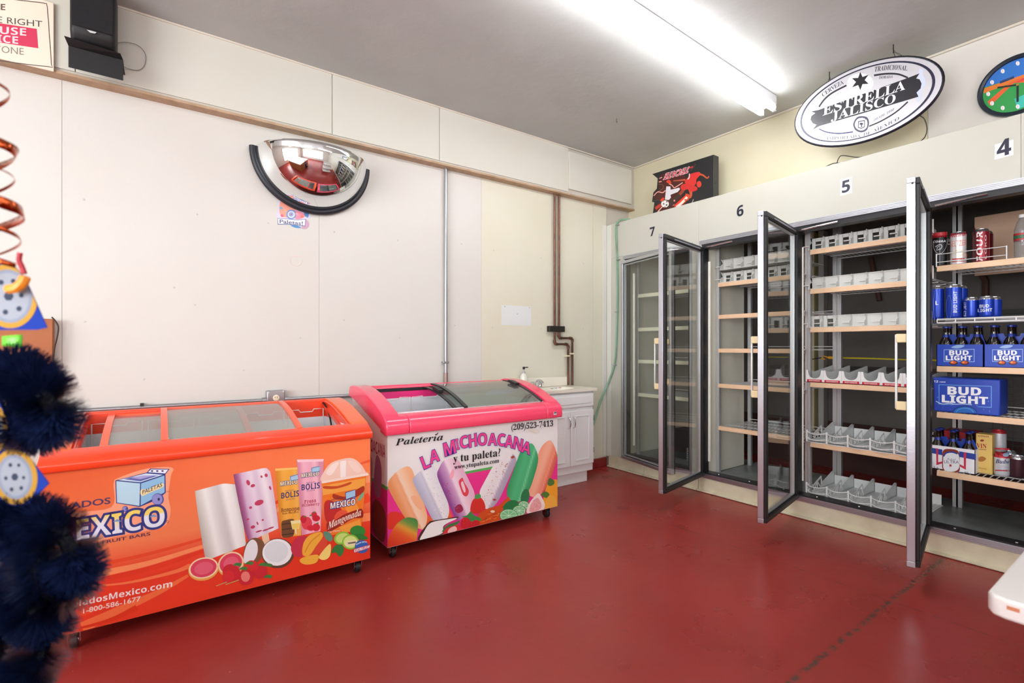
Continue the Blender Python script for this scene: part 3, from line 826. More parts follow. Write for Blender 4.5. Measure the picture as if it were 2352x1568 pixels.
# water bottle
p = onu(2348, 560, UF + .11); c = Vector((p.x, p.y, zs[0]))
wbt = thing('water_bottle', 'clear plastic water bottle with red and green label below number 4', 'bottle', c)
pet = glassmat('clear plastic', '#e9f1f6', 0.10, 1.0)
prof = [(.030, 0), (.034, .01)]
for k in range(6): prof += [(.034, .02 + k * .014), (.0315, .027 + k * .014)]
prof += [(.034, .108), (.034, .16), (.032, .18), (.022, .215), (.013, .232), (.013, .24)]
MB().lathe(c, prof, 22).build('bottle_body', pet, wbt, smooth=True)
MB().lathe(c, [(.0345, .112), (.0345, .152)], 22).build('label_band', M('red label', '#b32a33', .4), wbt, smooth=True)
MB().lathe(c, [(.0348, .122), (.0348, .140)], 22).build('label_stripe', M('green label', '#2f6a4a', .4), wbt, smooth=True)
MB().lathe(c, [(.015, .238), (.015, .255), (.013, .257)], 18).build('cap', M('white cap', '#eeeeee', .4), wbt, smooth=True)
# beige panel leaning behind the top shelf
a = onu(2240, 500, 4.28); b_ = onu(2330, 600, 4.28)
bb = bx('cardboard_sheet', M('beige card', '#c9a58c', 0.7), None, 4.26, 4.275, b_.y - .45, a.y, zs[0] - .02, a.z, bev=.002)
tag(bb, 'beige card sheet standing behind the water bottle on the highest shelf', 'cardboard')
# Bud Light cans, second shelf
BL = '#1d3fb4'
def budv(x, y0, y1, h, word='BUD LIGHT'):
    def f(p):
        p.crop = (2050, 380, 3.267)
        p.text(word, (x, y0), (x, y1), h, '#eef2fb', 'bold', up=(-h, 0))
        p.ring((x - 60), (y0 + y1) / 2 + 40, 22, 90, 3, '#6f8fd8', n=24)
    return f
def budl(p):
    p.crop = (2050, 380, 3.267); p.text('L', (322, 1046), (346, 1044), 30, '#eef2fb', 'bold'); p.ring(326, 1060, 20, 130, 3, '#6f8fd8', n=24)
can('tall blue can beside the door post, showing one white letter', 'tall blue cans', 2151, UF + .06, zs[1], .0365, .2, BL, budl)
can('tall blue can with white upright lettering beside the short cans', 'tall blue cans', 2191, UF + .05, zs[1], .0365, .2, BL, budv(484, 1104, 944, 28))
can('tall blue can standing in the row behind other tall cans', 'tall blue cans', 2204, UF + .14, zs[1], .0365, .2, BL)
def b8a(p):
    p.crop = (2050, 380, 3.267); p.text('BUD LIGHT', (552, 1132), (552, 1024), 18, '#eef2fb', 'bold', up=(-18, 0))
def b8b(p):
    p.crop = (2050, 380, 3.267)
    p.text('BUD', (652, 1068), (724, 1064), 24, '#eef2fb', 'bold'); p.text('LIGHT', (640, 1100), (748, 1094), 24, '#eef2fb', 'bold')
g2 = 'short blue cans'
can('short blue can with upright lettering wrapped in a pack', g2, 2231, UF + .05, zs[1], .033, .119, BL, b8a)
can('short blue can with two line lettering in the pack', g2, 2266, UF + .03, zs[1], .033, .119, BL, b8b)
can('short blue can at the far end of the pack', g2, 2283, UF + .09, zs[1], .033, .119, BL)
# beer bottles in carriers, third shelf
glass_br = M('brown bottle glass', '#120a06', 0.08, 0.0, spec=0.8)
def bottle(c, label, group, capcol):
    t = thing('beer_bottle', label, 'bottle', c, group)
    MB().lathe(c, [(.026, 0), (.0305, .004), (.0305, .128), (.028, .142), (.018, .162), (.0145, .178), (.013, .222), (.0145, .224), (.0145, .228)], 16).build('glass', glass_br, t, smooth=True)
    MB().lathe(c, [(.0158, .221), (.0158, .229), (.012, .232)], 14).build('crown_cap', capcol, t, smooth=True)
    MB().lathe(c, [(.0175, .166), (.0140, .184)], 16).build('neck_label', capcol, t, smooth=True)
    return t
blue_card = M('blue carton', '#2145b5', 0.4)
capb = M('blue cap', '#1a2f86', 0.35, .3)
def carrier(x0, x1, yb, z, u, label, g, capm, bl, cardm, h=.128):
    va = onu(x0, yb, u).y; vb = onu(x1, yb, u).y
    t = thing('bottle_carrier', label, 'bottle carrier', (u + .07, (va + vb) / 2, z), g)
    mb = MB(); d = .135
    for (a, b, c_, e) in ((u, u + .003, vb, va), (u + d, u + d + .003, vb, va), (u, u + d, va - .003, va), (u, u + d, vb, vb + .003)):
        mb.box(a, b, c_, e, z, z + h)
    mb.box(u, u + d, vb, va, z, z + .003)
    mb.build('carton', cardm, t)
    mid = u + d / 2
    hb = MB(); w = va - vb; n = 10
    hb.prism([(mid, va - .003, z), (mid, vb + .003, z), (mid, vb + .003, z + h), (mid, vb + .02, z + .185), (mid, vb + w * .33, z + .19), (mid, vb + w * .36, z + .172), (mid, vb + w * .64, z + .172), (mid, vb + w * .67, z + .19), (mid, va - .02, z + .185), (mid, va - .003, z + h)], (.003, 0, 0))
    hb.build('handle_panel', blue_card, t)
    for r_ in range(2):
        for k in range(3):
            v = va - w * (k + .5) / 3
            bottle(Vector((u + d * (.26 + .48 * r_), v, z + .004)), bl, 'bottles in ' + g, capm)
    return t, va, vb
g3 = 'blue six bottle carriers'
for (x0, x1, o, lb) in ((2151, 2259, 0, 'next to the hinge post'), (2260, 2380, 363, 'away from the hinge post')):
    t, va, vb = carrier(x0, x1, 838, zs[2], UF, 'blue six bottle carrier with white lettering ' + lb, g3, capb, 'dark brown beer bottle with blue cap in a blue carrier', blue_card)
    pr = Print(PU(UF - .0003), (2050, 380, 3.267))
    for a, b, c_, d in (((385 + o, 1380), (615 + o, 1376), (615 + o, 1380), (385 + o, 1384)), ((385 + o, 1468), (615 + o, 1470), (615 + o, 1474), (385 + o, 1472)), ((385 + o, 1380), (389 + o, 1380), (389 + o, 1470), (385 + o, 1470)), ((611 + o, 1378), (615 + o, 1378), (615 + o, 1472), (611 + o, 1472))):
        pr.rect(a, b, c_, d, '#9ec3ee')
    pr.text('BUD', (426 + o, 1421), (570 + o, 1421), 34, '#f4f6fb', 'bold', ow=.02, out='#f4f6fb'); pr.text('LIGHT', (400 + o, 1460), (596 + o, 1461), 34, '#f4f6fb', 'bold', ow=.02, out='#f4f6fb')
    pr.blob([(440 + o, 1365), (470 + o, 1350), (500 + o, 1345), (540 + o, 1350), (520 + o, 1365), (480 + o, 1372)], '#8fb0e0')
    for q in (0, 84): pr.ell(458 + o + q, 1480, 32, 17, '#3a1310'); pr.ell(456 + o + q, 1477, 24, 11, '#d9502a'); pr.ell(448 + o + q, 1475, 10, 6, '#f0a04a')
    pr.build('carton_print', t)
# twelve pack box
va = onu(2144, 900, UF).y; vb = onu(2297, 900, UF).y; zt = onu(2145, 866, UF).z
bp = thing('beer_carton', 'blue twelve pack carton with big white two line lettering', 'carton', (UF + .07, (va + vb) / 2, zs[3]))
bx('box', blue_card, bp, UF, UF + .19, vb, va, zs[3] + .001, zt, bev=.006)
pr = Print(PU(UF - .0002), (2050, 820, 3.074))
for a, b, c_, d in (((326, 192), (700, 204), (700, 208), (326, 196)), ((326, 328), (430, 334), (430, 338), (326, 332)), ((600, 348), (700, 352), (700, 357), (600, 352)), ((326, 194), (331, 194), (331, 330), (326, 330)), ((695, 204), (700, 204), (700, 354), (695, 354))):
    pr.rect(a, b, c_, d, '#6fb0f0')
pr.text('BUD', (390, 262), (624, 270), 54, '#f6f8fc', 'bold', ow=.022, out='#f6f8fc'); pr.text('LIGHT', (350, 317), (672, 333), 50, '#f6f8fc', 'bold', ow=.022, out='#f6f8fc')
pr.text('12', (292, 178), (322, 179), 15, '#f0f4fc', 'bold'); pr.text('CANS', (332, 179), (374, 180), 9, '#f0f4fc', 'bold')
pr.ell(510, 392, 88, 50, '#1b6ac0', a0=180, a1=360); pr.ring(510, 392, 88, 50, 9, '#123a8c', a0=180, a1=360); pr.ring(510, 392, 62, 34, 4, '#5fa5e6', a0=180, a1=360)
for k in range(26):
    x = random.uniform(300, 430) if k % 2 else random.uniform(590, 740); y = random.uniform(250, 385); pr.ell(x, y, random.uniform(1, 4), random.uniform(1, 3), '#9cc4f4', n=6)
pr.stroke([(306, 310), (350, 330), (400, 326), (440, 332), (500, 330), (560, 336)], 5, '#c8def6')
pr.build('carton_print', bp)
# bottom shelf
wh_card = M('white carton', '#eef0f6', 0.4)
t, va, vb = carrier(2133, 2240, 1086, zs[4], UF, 'white and blue six bottle carrier with red ribbon print', 'white six bottle carrier', capb, 'dark brown beer bottle with silver cap in the white carrier', wh_card, .14)
pr = Print(PU(UF - .0003), (2050, 820, 3.074))
pr.rect((260, 636), (352, 652), (352, 692), (260, 674), '#22409c'); pr.rect((470, 664), (588, 684), (588, 726), (470, 704), '#22409c')
pr.poly([(308, 642), (322, 645), (322, 742), (350, 736), (350, 750), (310, 762)], '#c8324e'); pr.poly([(502, 672), (520, 674), (518, 795), (474, 770), (474, 755), (504, 770)], '#c8324e')
pr.blob([(352, 700), (358, 660), (385, 648), (450, 655), (470, 680), (474, 740), (470, 806), (410, 812), (356, 795)], '#8a3322')
pr.blob([(358, 715), (368, 680), (412, 668), (460, 680), (472, 725), (470, 780), (440, 806), (390, 806), (360, 785)], '#e9ebf2'); pr.stroke([(360, 700), (380, 676), (420, 670), (458, 682)], 10, '#22409c')
pr.text('Michelob', (384, 722), (445, 728), 12, '#4a5070', 'script'); pr.text('ULTRA', (364, 748), (468, 752), 21, '#39405e', ''); pr.poly([(402, 756), (416, 757), (416, 776), (409, 770), (402, 776)], '#b02a48')
pr.text('2.6', (288, 784), (324, 788), 15, '#39405e', ''); pr.text('95', (508, 822), (536, 826), 15, '#39405e', '')
pr.build('carton_print', t)
va = onu(2132, 1000, UF + .17).y; vb = onu(2240, 1000, UF + .17).y
rp_ = thing('red_twelve_pack', 'red twelve pack carton behind the white bottle carrier', 'carton', (UF + .25, (va + vb) / 2, zs[4]))
bx('box', M('red carton', '#b3202c', 0.4), rp_, UF + .17, UF + .36, vb, min(va, .945), zs[4] + .001, onu(2140, 985, UF + .17).z, bev=.005)
pr = Print(PU(UF + .1695), (2050, 820, 3.074)); pr.text('12', (264, 545), (290, 545), 16, '#f0e6e6', 'bold'); pr.build('carton_print', rp_)
va = onu(2241, 1050, UF + .07).y; vb = onu(2279, 1050, UF + .07).y; zt = onu(2243, 995, UF + .07).z
wc = thing('wine_carton', 'tall yellow carton with red lettering beside the white bottle carrier', 'carton', (UF + .07, (va + vb) / 2, zs[4]))
bx('box', M('yellow carton', '#e3c06a', 0.45), wc, UF + .07, UF + .15, vb, va, zs[4] + .001, zt, bev=.004)
pr = Print(PU(UF + .0696), (2050, 820, 3.074))
pr.text('VIN', (594, 638), (664, 644), 30, '#b3202c', 'serif'); pr.text('RELAMPAGO', (596, 652), (662, 657), 7, '#8a4a20', 'bold')
pr.text('VINO', (600, 560), (680, 566), 10, '#a03a20', 'bold'); pr.ell(632, 588, 14, 8, '#a03a20'); pr.blob([(604, 715), (630, 700), (660, 715), (640, 735), (612, 735)], '#b0702a'); pr.stroke([(600, 780), (665, 790)], 10, '#caa24e')
pr.build('carton_print', wc)
def budw(p):
    p.crop = (2050, 820, 3.074)
    p.rect((724, 640), (826, 643), (826, 656), (724, 650), '#b8222e', 6); p.rect((724, 794), (826, 798), (826, 806), (724, 802), '#b8222e', 6)
    p.poly([(724, 672), (762, 706), (724, 700)], '#c02634'); p.poly([(826, 656), (804, 674), (826, 692)], '#7d8bb0'); p.ell(800, 690, 22, 14, '#9aa6c4')
    p.text('Budw', (726, 748), (826, 752), 28, '#2a3a6e', 'serifit'); 
    for k in range(3): p.rect((738, 765 + k * 11), (812, 768 + k * 11), (812, 772 + k * 11), (738, 769 + k * 11), '#b9c0d2', 4)
g5 = 'short cans on the lowest wire shelf below 4'
can('silver and red beer can with script lettering beside the yellow carton', g5, 2301, UF + .10, zs[4], .033, .122, '#dfe3ea', budw, M('red lid', '#b8303a', .35, .4))
can('dark printed can beside the silver and red beer can', g5, 2337, UF + .12, zs[4], .033, .122, '#4a2c33')
lo = can('silver and red beer can standing behind the script lettered can', g5, 2294, UF + .20, zs[4], .033, .122, '#cfd4dd', None, MATS['red lid'])
can('silver and red beer can stacked on top of another can', g5, 2294, UF + .20, zs[4] + .122, .033, .122, '#d6dae2', None, MATS['red lid'])
can('dark red can stacked behind the yellow carton', g5, 2318, UF + .26, zs[4], .033, .122, '#6b2027')
# wire screen behind the low shelves
ws = MB()
for k in range(16):
    v = .78 - k * .045; ws.cyl((4.3, v, .45), (4.3, v, .98), .0018, 4)
for k in range(12): ws.cyl((4.3, .80, .47 + k * .045), (4.3, .08, .47 + k * .045), .0018, 4)
tag(ws.build('wire_screen', M('dark wire', '#3c3c3e', .5, .5), None), 'dark wire screen behind the beer shelves', 'screen')
# ================================================================ ice cream freezers
def pj(p):
    d = Vector(p) - O; k = d.dot(AX); return (CX + F * d.dot(RT) / k, HZ - F * d.z / k)
liner = M('white freezer liner', '#eceef4', 0.35, noise=(3, '#dfe2ea', .5))
caster_m = M('black caster wheel', '#1c1c1e', 0.45)
def caster(t, u, v):
    c = thing('caster', None, None, (u, v, 0), parent=t)
    MB().cyl((u - .012, v, .03), (u + .012, v, .03), .03, 18).build('wheel', caster_m, c, bev=.003)
    MB().cyl((u - .0135, v, .03), (u + .0135, v, .03), .012, 12).build('hub', chrome, c, smooth=True)
    mb = MB()
    for s in (-1, 1): mb.prism([(u + s * .017, v - .022, .068), (u + s * .017, v + .022, .068), (u + s * .017, v + .012, .025), (u + s * .017, v - .012, .025)], (s * .003, 0, 0))
    mb.box(u - .024, u + .024, v - .026, v + .026, .066, .081); mb.build('fork', chrome, c)
def body(t, u0, u1, vF, vB, z0, zf, zb, m, b=.05):
    mb = MB()
    side = [(vF, z0), (vB, z0), (vB, zb), (vF, zf)]
    for ua in (u0, u1 - b): mb.prism([(ua, v, z) for v, z in side], (b, 0, 0))
    mb.box(u0 + b, u1 - b, vF, vF + b, z0, zf); mb.box(u0 + b, u1 - b, vB - b, vB, z0, zb); mb.box(u0 + b, u1 - b, vF + b, vB - b, z0, z0 + .03)
    return mb.build('cabinet', m, t)
def basin(t, u0, u1, v0, v1, zb, zt):
    mb = MB(); w = .006
    mb.box(u0, u1, v0, v1, zb, zb + w)
    mb.box(u0, u1, v0, v0 + w, zb, zt); mb.box(u0, u1, v1 - w, v1, zb, zt); mb.box(u0, u0 + w, v0, v1, zb, zt); mb.box(u1 - w, u1, v0, v1, zb, zt)
    return mb.build('liner', liner, t)
def collar(t, u0, u1, v0, v1, zt, zb, m, w=.01):
    mb = MB()
    mb.box(u0 - w, u1 + w, v0 - w, v0, zb, zt(v0)); mb.box(u0 - w, u1 + w, v1, v1 + w, zb, zt(v1))
    for ua in (u0 - w, u1): mb.prism([(ua, v0, zb), (ua, v1, zb), (ua, v1, zt(v1)), (ua, v0, zt(v0))], (w, 0, 0))
    return mb.build('collar', m, t)
def basket(t, u0, u1, v0, v1, zt, zb):
    b = thing('wire_basket', None, None, ((u0 + u1) / 2, (v0 + v1) / 2, zb), parent=t)
    g = MB()
    for z in (zb, zb + .06, zb + .12): g.tube([(u0, v0, z), (u1, v0, z), (u1, v1, z), (u0, v1, z), (u0, v0, z)], .0018, 4)
    n = 13
    for i in range(n + 1):
        u = u0 + (u1 - u0) * i / n
        for v in (v0, v1): g.cyl((u, v, zb), (u, v, zb + .12), .0013, 4)
        g.cyl((u, v0, zb), (u, v1, zb), .0013, 4)
    for i in range(12):
        v = v0 + (v1 - v0) * i / 11
        for u in (u0, u1): g.cyl((u, v, zb), (u, v, zb + .12), .0013, 4)
    g.build('mesh', wirem, b)
    h = MB(); um = (u0 + u1) / 2; q = (u1 - u0)
    for v in (v0 + .004, v1 - .004):
        zz = zt(v)
        h.tube([(u0, v, zb), (u0, v, zz), (um - q * .22, v, zz), (um - q * .17, v, zz - .014), (um + q * .17, v, zz - .014), (um + q * .22, v, zz), (u1, v, zz), (u1, v, zb)], .003, 6)
    h.build('hanger', wirem, b)

# ---------------------------------------------------------------- orange freezer
OR = M('orange plastic rim', '#f4431c', 0.28, coat=.4)
ORL = M('orange sliding frame', '#fa5a30', 0.3, coat=.3)
u0, u1, vF, vB = -.36, .885, 2.50, 3.14
f1 = thing('orange_freezer', 'long orange chest freezer with curved sliding glass and fruit bar print', 'freezer', ((u0 + u1) / 2, 2.8, 0))
body(f1, u0, u1, vF, vB, .08, .70, .78, M('orange cabinet', '#ee6430', .35))
def arc1(v):
    s = max(0, min(1, (v - 2.565) / .50)); return .770 + .088 * math.sin(math.pi / 2 * s)
MB().prism([(u0 - .008, v, z) for v, z in ((vF - .012, .700), (vF - .016, .706), (vF - .016, .728), (vF - .008, .736), (vF + .062, .772), (vF + .075, .772), (vF + .075, .70))], (u1 - u0 + .016, 0, 0)).build('front_rim', OR, f1, bev=.004, seg=3)
MB().prism([(u0, v, z) for v, z in ((vB - .085, .775), (vB - .085, .855), (vB - .07, .862), (vB - .01, .850), (vB + .002, .83), (vB + .002, .775))], (u1 - u0, 0, 0)).build('back_rim', OR, f1, bev=.004)
vs = [2.562 + .5 * i / 14 for i in range(15)]
for ua, w in ((u0 - .006, .085), (u1 - .079, .085)):
    pts = [(ua, v, arc1(v) + .004) for v in vs] + [(ua, vB, .84), (ua, vB, .775), (ua, vF + .02, .70), (ua, vF + .02, .74)]
    MB().prism(pts, (w, 0, 0)).build('side_rim', M('orange plastic cheek', '#fb6a34', .3, coat=.3), f1, bev=.006, seg=3)
    un = ua + w if ua < 0 else ua
    sgn = 1 if ua < 0 else -1
    MB().tube([(un + sgn * .006, v, arc1(v) - .012) for v in vs], .006, 6).build('slide_track', OR, f1, smooth=True)
    MB().prism([(un, 2.60, .70), (un, 3.03, .80), (un, 3.03, .822), (un, 2.60, .722)], (sgn * .012, 0, 0)).build('slide_track', OR, f1)
basin(f1, u0 + .075, u1 - .075, vF + .07, vB - .085, .22, .757)
collar(f1, u0 + .08, u1 - .08, vF + .075, vB - .088, lambda v: .765 if v < 2.8 else .85, .755, OR)
fg = glassmat('hazy freezer glass', '#eceee8', 0.20, 1.0)
pb = thing('lid_glass', None, None, (.1, 2.8, .77), parent=f1)
def lid(x_l, x_r, dz, w=.026):
    ul = onv(x_l, 1000, 2.565).x if x_l > 5 else x_l; ur = onv(x_r, 1000, 2.565).x if x_r > 5 else x_r
    MB().sheet(lambda a, b: Vector((ul + (ur - ul) * a, 2.568 + .49 * b, arc1(2.568 + .49 * b) + dz)), 1, 24, .004).build('sliding_pane', fg, f1, smooth=True)
    for ua in (ul - w / 2, ur - w / 2):
        MB().sheet(lambda a, b: Vector((ua + w * a, 2.566 + .495 * b, arc1(2.566 + .495 * b) + dz + .009)), 1, 24, .012).build('pane_stile', ORL, f1, smooth=True)
    for v in (2.568, 3.052):
        MB().box(ul, ur, v - .006, v + .006, arc1(v) + dz - .006, arc1(v) + dz + .006).build('pane_rail', ORL, f1, bev=.002)
bpy.data.objects.remove(pb)
lid(236, 577, -.022); lid(378, 689, -.004)
p = onv(382, 998, 2.58)
MB().box(p.x - .009, p.x + .009, 2.58, 2.588, arc1(2.58) + .001, arc1(2.58) + .004).build('pane_sticker', M('white sticker', '#f0f0ee', .4), f1)
for i in range(5):
    a = u0 + .10 + i * .215
    basket(f1, a, a + .19, vF + .10, vB - .10, lambda v: .70 if v < 2.8 else .805, .42)
for u in (u0 + .09, u1 - .05):
    for v in (vF + .06, vB - .06): caster(f1, u, v)
# printed front
tl, tr, br, bl = pj((u0, vF, .699)), pj((u1, vF, .699)), pj((u1, vF, .081)), pj((u0, vF, .081))
pr = Print(PV(vF - .0003))
def mixh(a, b, k):
    k = max(0, min(1, k)); a = [int(a[i:i + 2], 16) for i in (1, 3, 5)]; b = [int(b[i:i + 2], 16) for i in (1, 3, 5)]
    return '#%02x%02x%02x' % tuple(int(x + (y - x) * k) for x, y in zip(a, b))
def bg(x, y):
    k = (x - tl[0]) / (tr[0] - tl[0]); yt = tl[1] + (tr[1] - tl[1]) * k; yb = bl[1] + (br[1] - bl[1]) * k
    f = (y - yt) / (yb - yt); top = mixh('#df5a2a', '#ff7f48', k * 1.1)
    return mixh(mixh(top, '#f08152', f / .55), '#e4361b', (f - .5) / .22)
pr.clip = [tl, tr, br, bl]
pr.rect(tl, tr, br, bl, bg, 24, 16)
pr.crop = (100, 1060, 3.7325)
for pts, w, w2, c in ((((120, 960), (500, 880), (900, 790), (1340, 668), (1700, 560)), 40, 18, '#e5471f'), (((120, 1060), (520, 955), (900, 870), (1360, 728), (1700, 620)), 70, 18, '#f48a58'),
                      (((120, 1130), (520, 1010), (900, 920), (1360, 770), (1700, 650)), 60, 26, '#e03417'), (((320, 1070), (700, 1040), (1100, 950), (1260, 890)), 8, 40, '#ef7445'),
                      (((330, 1420), (700, 1250), (1000, 1110), (1240, 975)), 90, 22, '#ef6c3c'), (((250, 1440), (560, 1360), (800, 1250)), 14, 50, '#d9300f'), (((200, 1330), (420, 1270), (640, 1200)), 60, 20, '#ea4a24')):
    pr.stroke(pts, w, c, w2=w2)
pr.crop = (420, 880, 3.267)
for pts, w, w2, c in ((((1255, 640), (1330, 605), (1404, 580)), 6, 22, '#ef5a30'), (((1360, 720), (1404, 700)), 60, 90, '#fb9a6a'), (((1350, 880), (1404, 850)), 60, 70, '#ef4a26'), (((1340, 1010), (1408, 1000)), 60, 60, '#f98a56'),
                      (((690, 900), (730, 880)), 20, 30, '#e2451f'), (((700, 960), (735, 935)), 20, 40, '#f59a6c')):
    pr.stroke(pts, w, c, w2=w2)
# logo: cart, words
pr.crop = (100, 1060, 3.7325)
pr.blob([(600, 190), (640, 140), (880, 60), (1100, 50), (1090, 130), (1070, 300), (1090, 420), (1050, 540), (900, 590), (640, 640), (420, 680), (220, 600), (230, 450), (580, 390)], '#f6a27f')
nv = '#22307e'
pr.poly([(616, 160), (885, 92), (915, 58), (1082, 62), (1045, 108), (1048, 265), (985, 320), (825, 388), (622, 355)], nv)
pr.poly([(624, 166), (828, 186), (822, 378), (630, 350)], '#b9dcee'); pr.poly([(836, 186), (1036, 118), (1038, 262), (832, 376)], '#8ec0e4'); pr.poly([(640, 158), (880, 100), (1024, 112), (830, 176)], '#d5e6f6')
pr.poly([(690, 150), (760, 130), (985, 118), (830, 168)], '#5a62a8'); pr.poly([(740, 138), (850, 118), (960, 116), (830, 150)], '#a9a4d8'); pr.poly([(896, 90), (920, 66), (1068, 68), (1042, 100)], '#e9ecf8')
for k in range(3): pr.ell(930 + k * 45, 80, 11, 8, '#3a3f70', n=8)
pr.blob([(836, 240), (900, 235), (960, 205), (1022, 185), (1026, 215), (960, 245), (900, 270), (840, 292)], '#f2dda0'); pr.text('PALETAS', (848, 280), (1016, 212), 34, '#2c2f4c', '', ow=.012, out='#2c2f4c')
for x, y, r_ in ((980, 322, 52), (700, 405, 26)): pr.ell(x, y, r_, r_, '#4c4f9c'); pr.ell(x - 5, y, r_ - 8, r_ - 6, '#8f8fd0'); pr.ell(x + 8, y, r_ * .2, r_ * .25, '#20264f')
pr.text('HELADOS', (30, 432), (572, 358), 52, '#4a3560', '', ow=.02, out='#4a3560')
def two(x, y): return '#f3d768' if y < 545 - (x - 300) * .14 else '#e6e8f6'
pr.text('MEXICO', (40, 712), (1042, 545), 165, two, 'bold', out=nv, ow=.085, up=(-8, -170))
for x in (340, 560, 640, 780, 950):
    pr.poly([(x - 45, 560 - (x - 300) * .13), (x - 10, 535 - (x - 300) * .13), (x + 30, 556 - (x - 300) * .13)], '#7e9cc4') if x in (640, 950) else None
pr.text('PREMIUM FRUIT BARS', (150, 770), (914, 630), 26, '#5b3050', '', ow=.02, out='#5b3050')
pr.text('HeladosMexico.com', (180, 1262), (1104, 1070), 52, '#f3e3e0', 'bold'); pr.text('1-800-586-1677', (340, 1300), (832, 1192), 40, '#f1d6cf', '', ow=.015, out='#f1d6cf')
pr.ring(1064, 514, 11, 11, 3, '#5b3050', n=12)
pr.text('TM', (1052, 262), (1080, 258), 8, '#5b3050')
# bars, bags, cup and fruit
pr.crop = (420, 880, 3.267)
pr.poly([(312, 1290), (372, 1268), (378, 1235), (318, 1250)], '#d8a27a')
pr.shade([(96, 850), (120, 815), (285, 756), (370, 762), (408, 800), (470, 1180), (440, 1210), (200, 1300), (165, 1292)],
         across((125, 1080), (440, 1010), ((0, '#b9b3aa'), (.12, '#d2cdc6'), (.3, '#f4f3f1'), (.5, '#d9d5d3'), (.62, '#d0cbca'), (.75, '#f6f5f3'), (.92, '#eceae7'), (1, '#d2cecb'))), 20)
pr.poly([(588, 1130), (640, 1110), (652, 1190), (606, 1212)], '#ecc7a4')
pr.shade([(386, 725), (410, 690), (600, 637), (645, 655), (665, 710), (714, 1055), (695, 1085), (540, 1150), (480, 1152)],
         across((430, 930), (690, 880), ((0, '#8e4472'), (.12, '#b06a98'), (.2, '#d6b4d2'), (.45, '#ecdcea'), (.6, '#dcc4da'), (.8, '#f4ebf2'), (1, '#dcc4d8'))), 20)
for x, y, a, b in ((490, 745, 14, 22), (525, 768, 18, 12), (625, 690, 12, 14), (655, 785, 8, 16), (572, 895, 36, 20), (508, 932, 12, 10), (525, 1078, 18, 12), (600, 1025, 9, 7), (590, 700, 8, 10), (488, 1020, 12, 6), (560, 1050, 6, 14)):
    pr.ell(x, y, a, b, '#c23a60', rot=-20, n=12)
for x, y in ((570, 1110), (620, 1100), (660, 1085)): pr.ell(x, y, 26, 6, '#b03058', rot=-18, n=10)
pr.shade([(692, 640), (895, 628), (884, 720), (888, 1140), (740, 1156), (722, 760)], across((722, 900), (888, 890), ((0, '#d98a20'), (.25, '#f3b048'), (.6, '#efa637'), (.85, '#f4b95a'), (1, '#d98c24'))), 12, False); pr.poly([(692, 640), (895, 628), (893, 642), (695, 656)], '#f7c46a')
pr.text('MEXICO', (732, 770), (860, 752), 30, '#f4ecc0', 'bold', out=nv, ow=.08); pr.blob([(806, 700), (862, 684), (866, 720), (812, 732)], '#a9cde8'); pr.stroke([(806, 700), (862, 684), (866, 720), (812, 732), (806, 700)], 4, nv, False)
pr.text('PREMIUM', (768, 812), (832, 804), 8, nv); pr.text('BOLIS', (738, 866), (872, 846), 44, '#2b3270', 'bold'); pr.text('DE LECHE', (775, 878), (838, 868), 8, nv)
pr.text('Rompope', (738, 966), (874, 950), 26, '#7a3c1c', 'type', ow=.02, out='#7a3c1c'); pr.text('Rum Raisin', (746, 984), (868, 970), 12, '#7a3c1c', 'type', ow=.02, out='#7a3c1c')
pr.blob([(742, 1040), (770, 1026), (832, 1020), (836, 1080), (826, 1145), (750, 1155), (740, 1090)], '#6e4526')
for y in (1050, 1090, 1130): pr.stroke([(742, y + 8), (832, y - 4)], 7, '#33261f', False)
pr.poly([(808, 1032), (888, 1024), (870, 1090), (822, 1096)], '#f6e6a8'); pr.poly([(816, 1055), (880, 1048), (866, 1088), (826, 1094)], '#f2cf60'); pr.stroke([(846, 1092), (850, 1130)], 10, '#efe0c8', False)
pr.shade([(855, 572), (1058, 568), (1036, 640), (1032, 1108), (892, 1140), (884, 660)], across((884, 850), (1034, 840), ((0, '#d98aa4'), (.25, '#f5b9cb'), (.6, '#f0a9bf'), (.85, '#f7c4d2'), (1, '#dc90aa'))), 12, False); pr.poly([(855, 572), (1058, 568), (1052, 586), (862, 592)], '#f8cdd8')
pr.text('MEXICO', (890, 708), (1022, 690), 30, '#f4ecc0', 'bold', out=nv, ow=.08); pr.blob([(966, 636), (1022, 622), (1024, 660), (970, 668)], '#a9cde8'); pr.stroke([(966, 636), (1022, 622), (1024, 660), (970, 668), (966, 636)], 4, nv, False)
pr.text('PREMIUM', (925, 752), (992, 744), 8, nv); pr.text('BOLIS', (890, 804), (1028, 786), 44, '#2b3270', 'bold'); pr.text('DE LECHE', (928, 812), (992, 804), 8, nv)
pr.text('Fresa', (912, 902), (1000, 890), 24, '#b3263e', 'type', ow=.02, out='#b3263e'); pr.text('Strawberry', (894, 926), (1024, 912), 18, '#b3263e', 'type', ow=.02, out='#b3263e')
for x, y, a, b in ((930, 1050, 40, 50), (985, 985, 22, 24), (1000, 1012, 30, 24), (905, 1020, 24, 30), (1000, 1080, 30, 30), (960, 1085, 30, 22)): pr.ell(x, y, a, b, random.choice(('#d5253a', '#c81f34', '#e0414e')), n=14)
for x, y in ((915, 1000), (960, 990), (1010, 1050), (985, 968)): pr.ell(x, y, 12, 5, '#4d8a3c', rot=-20, n=8)
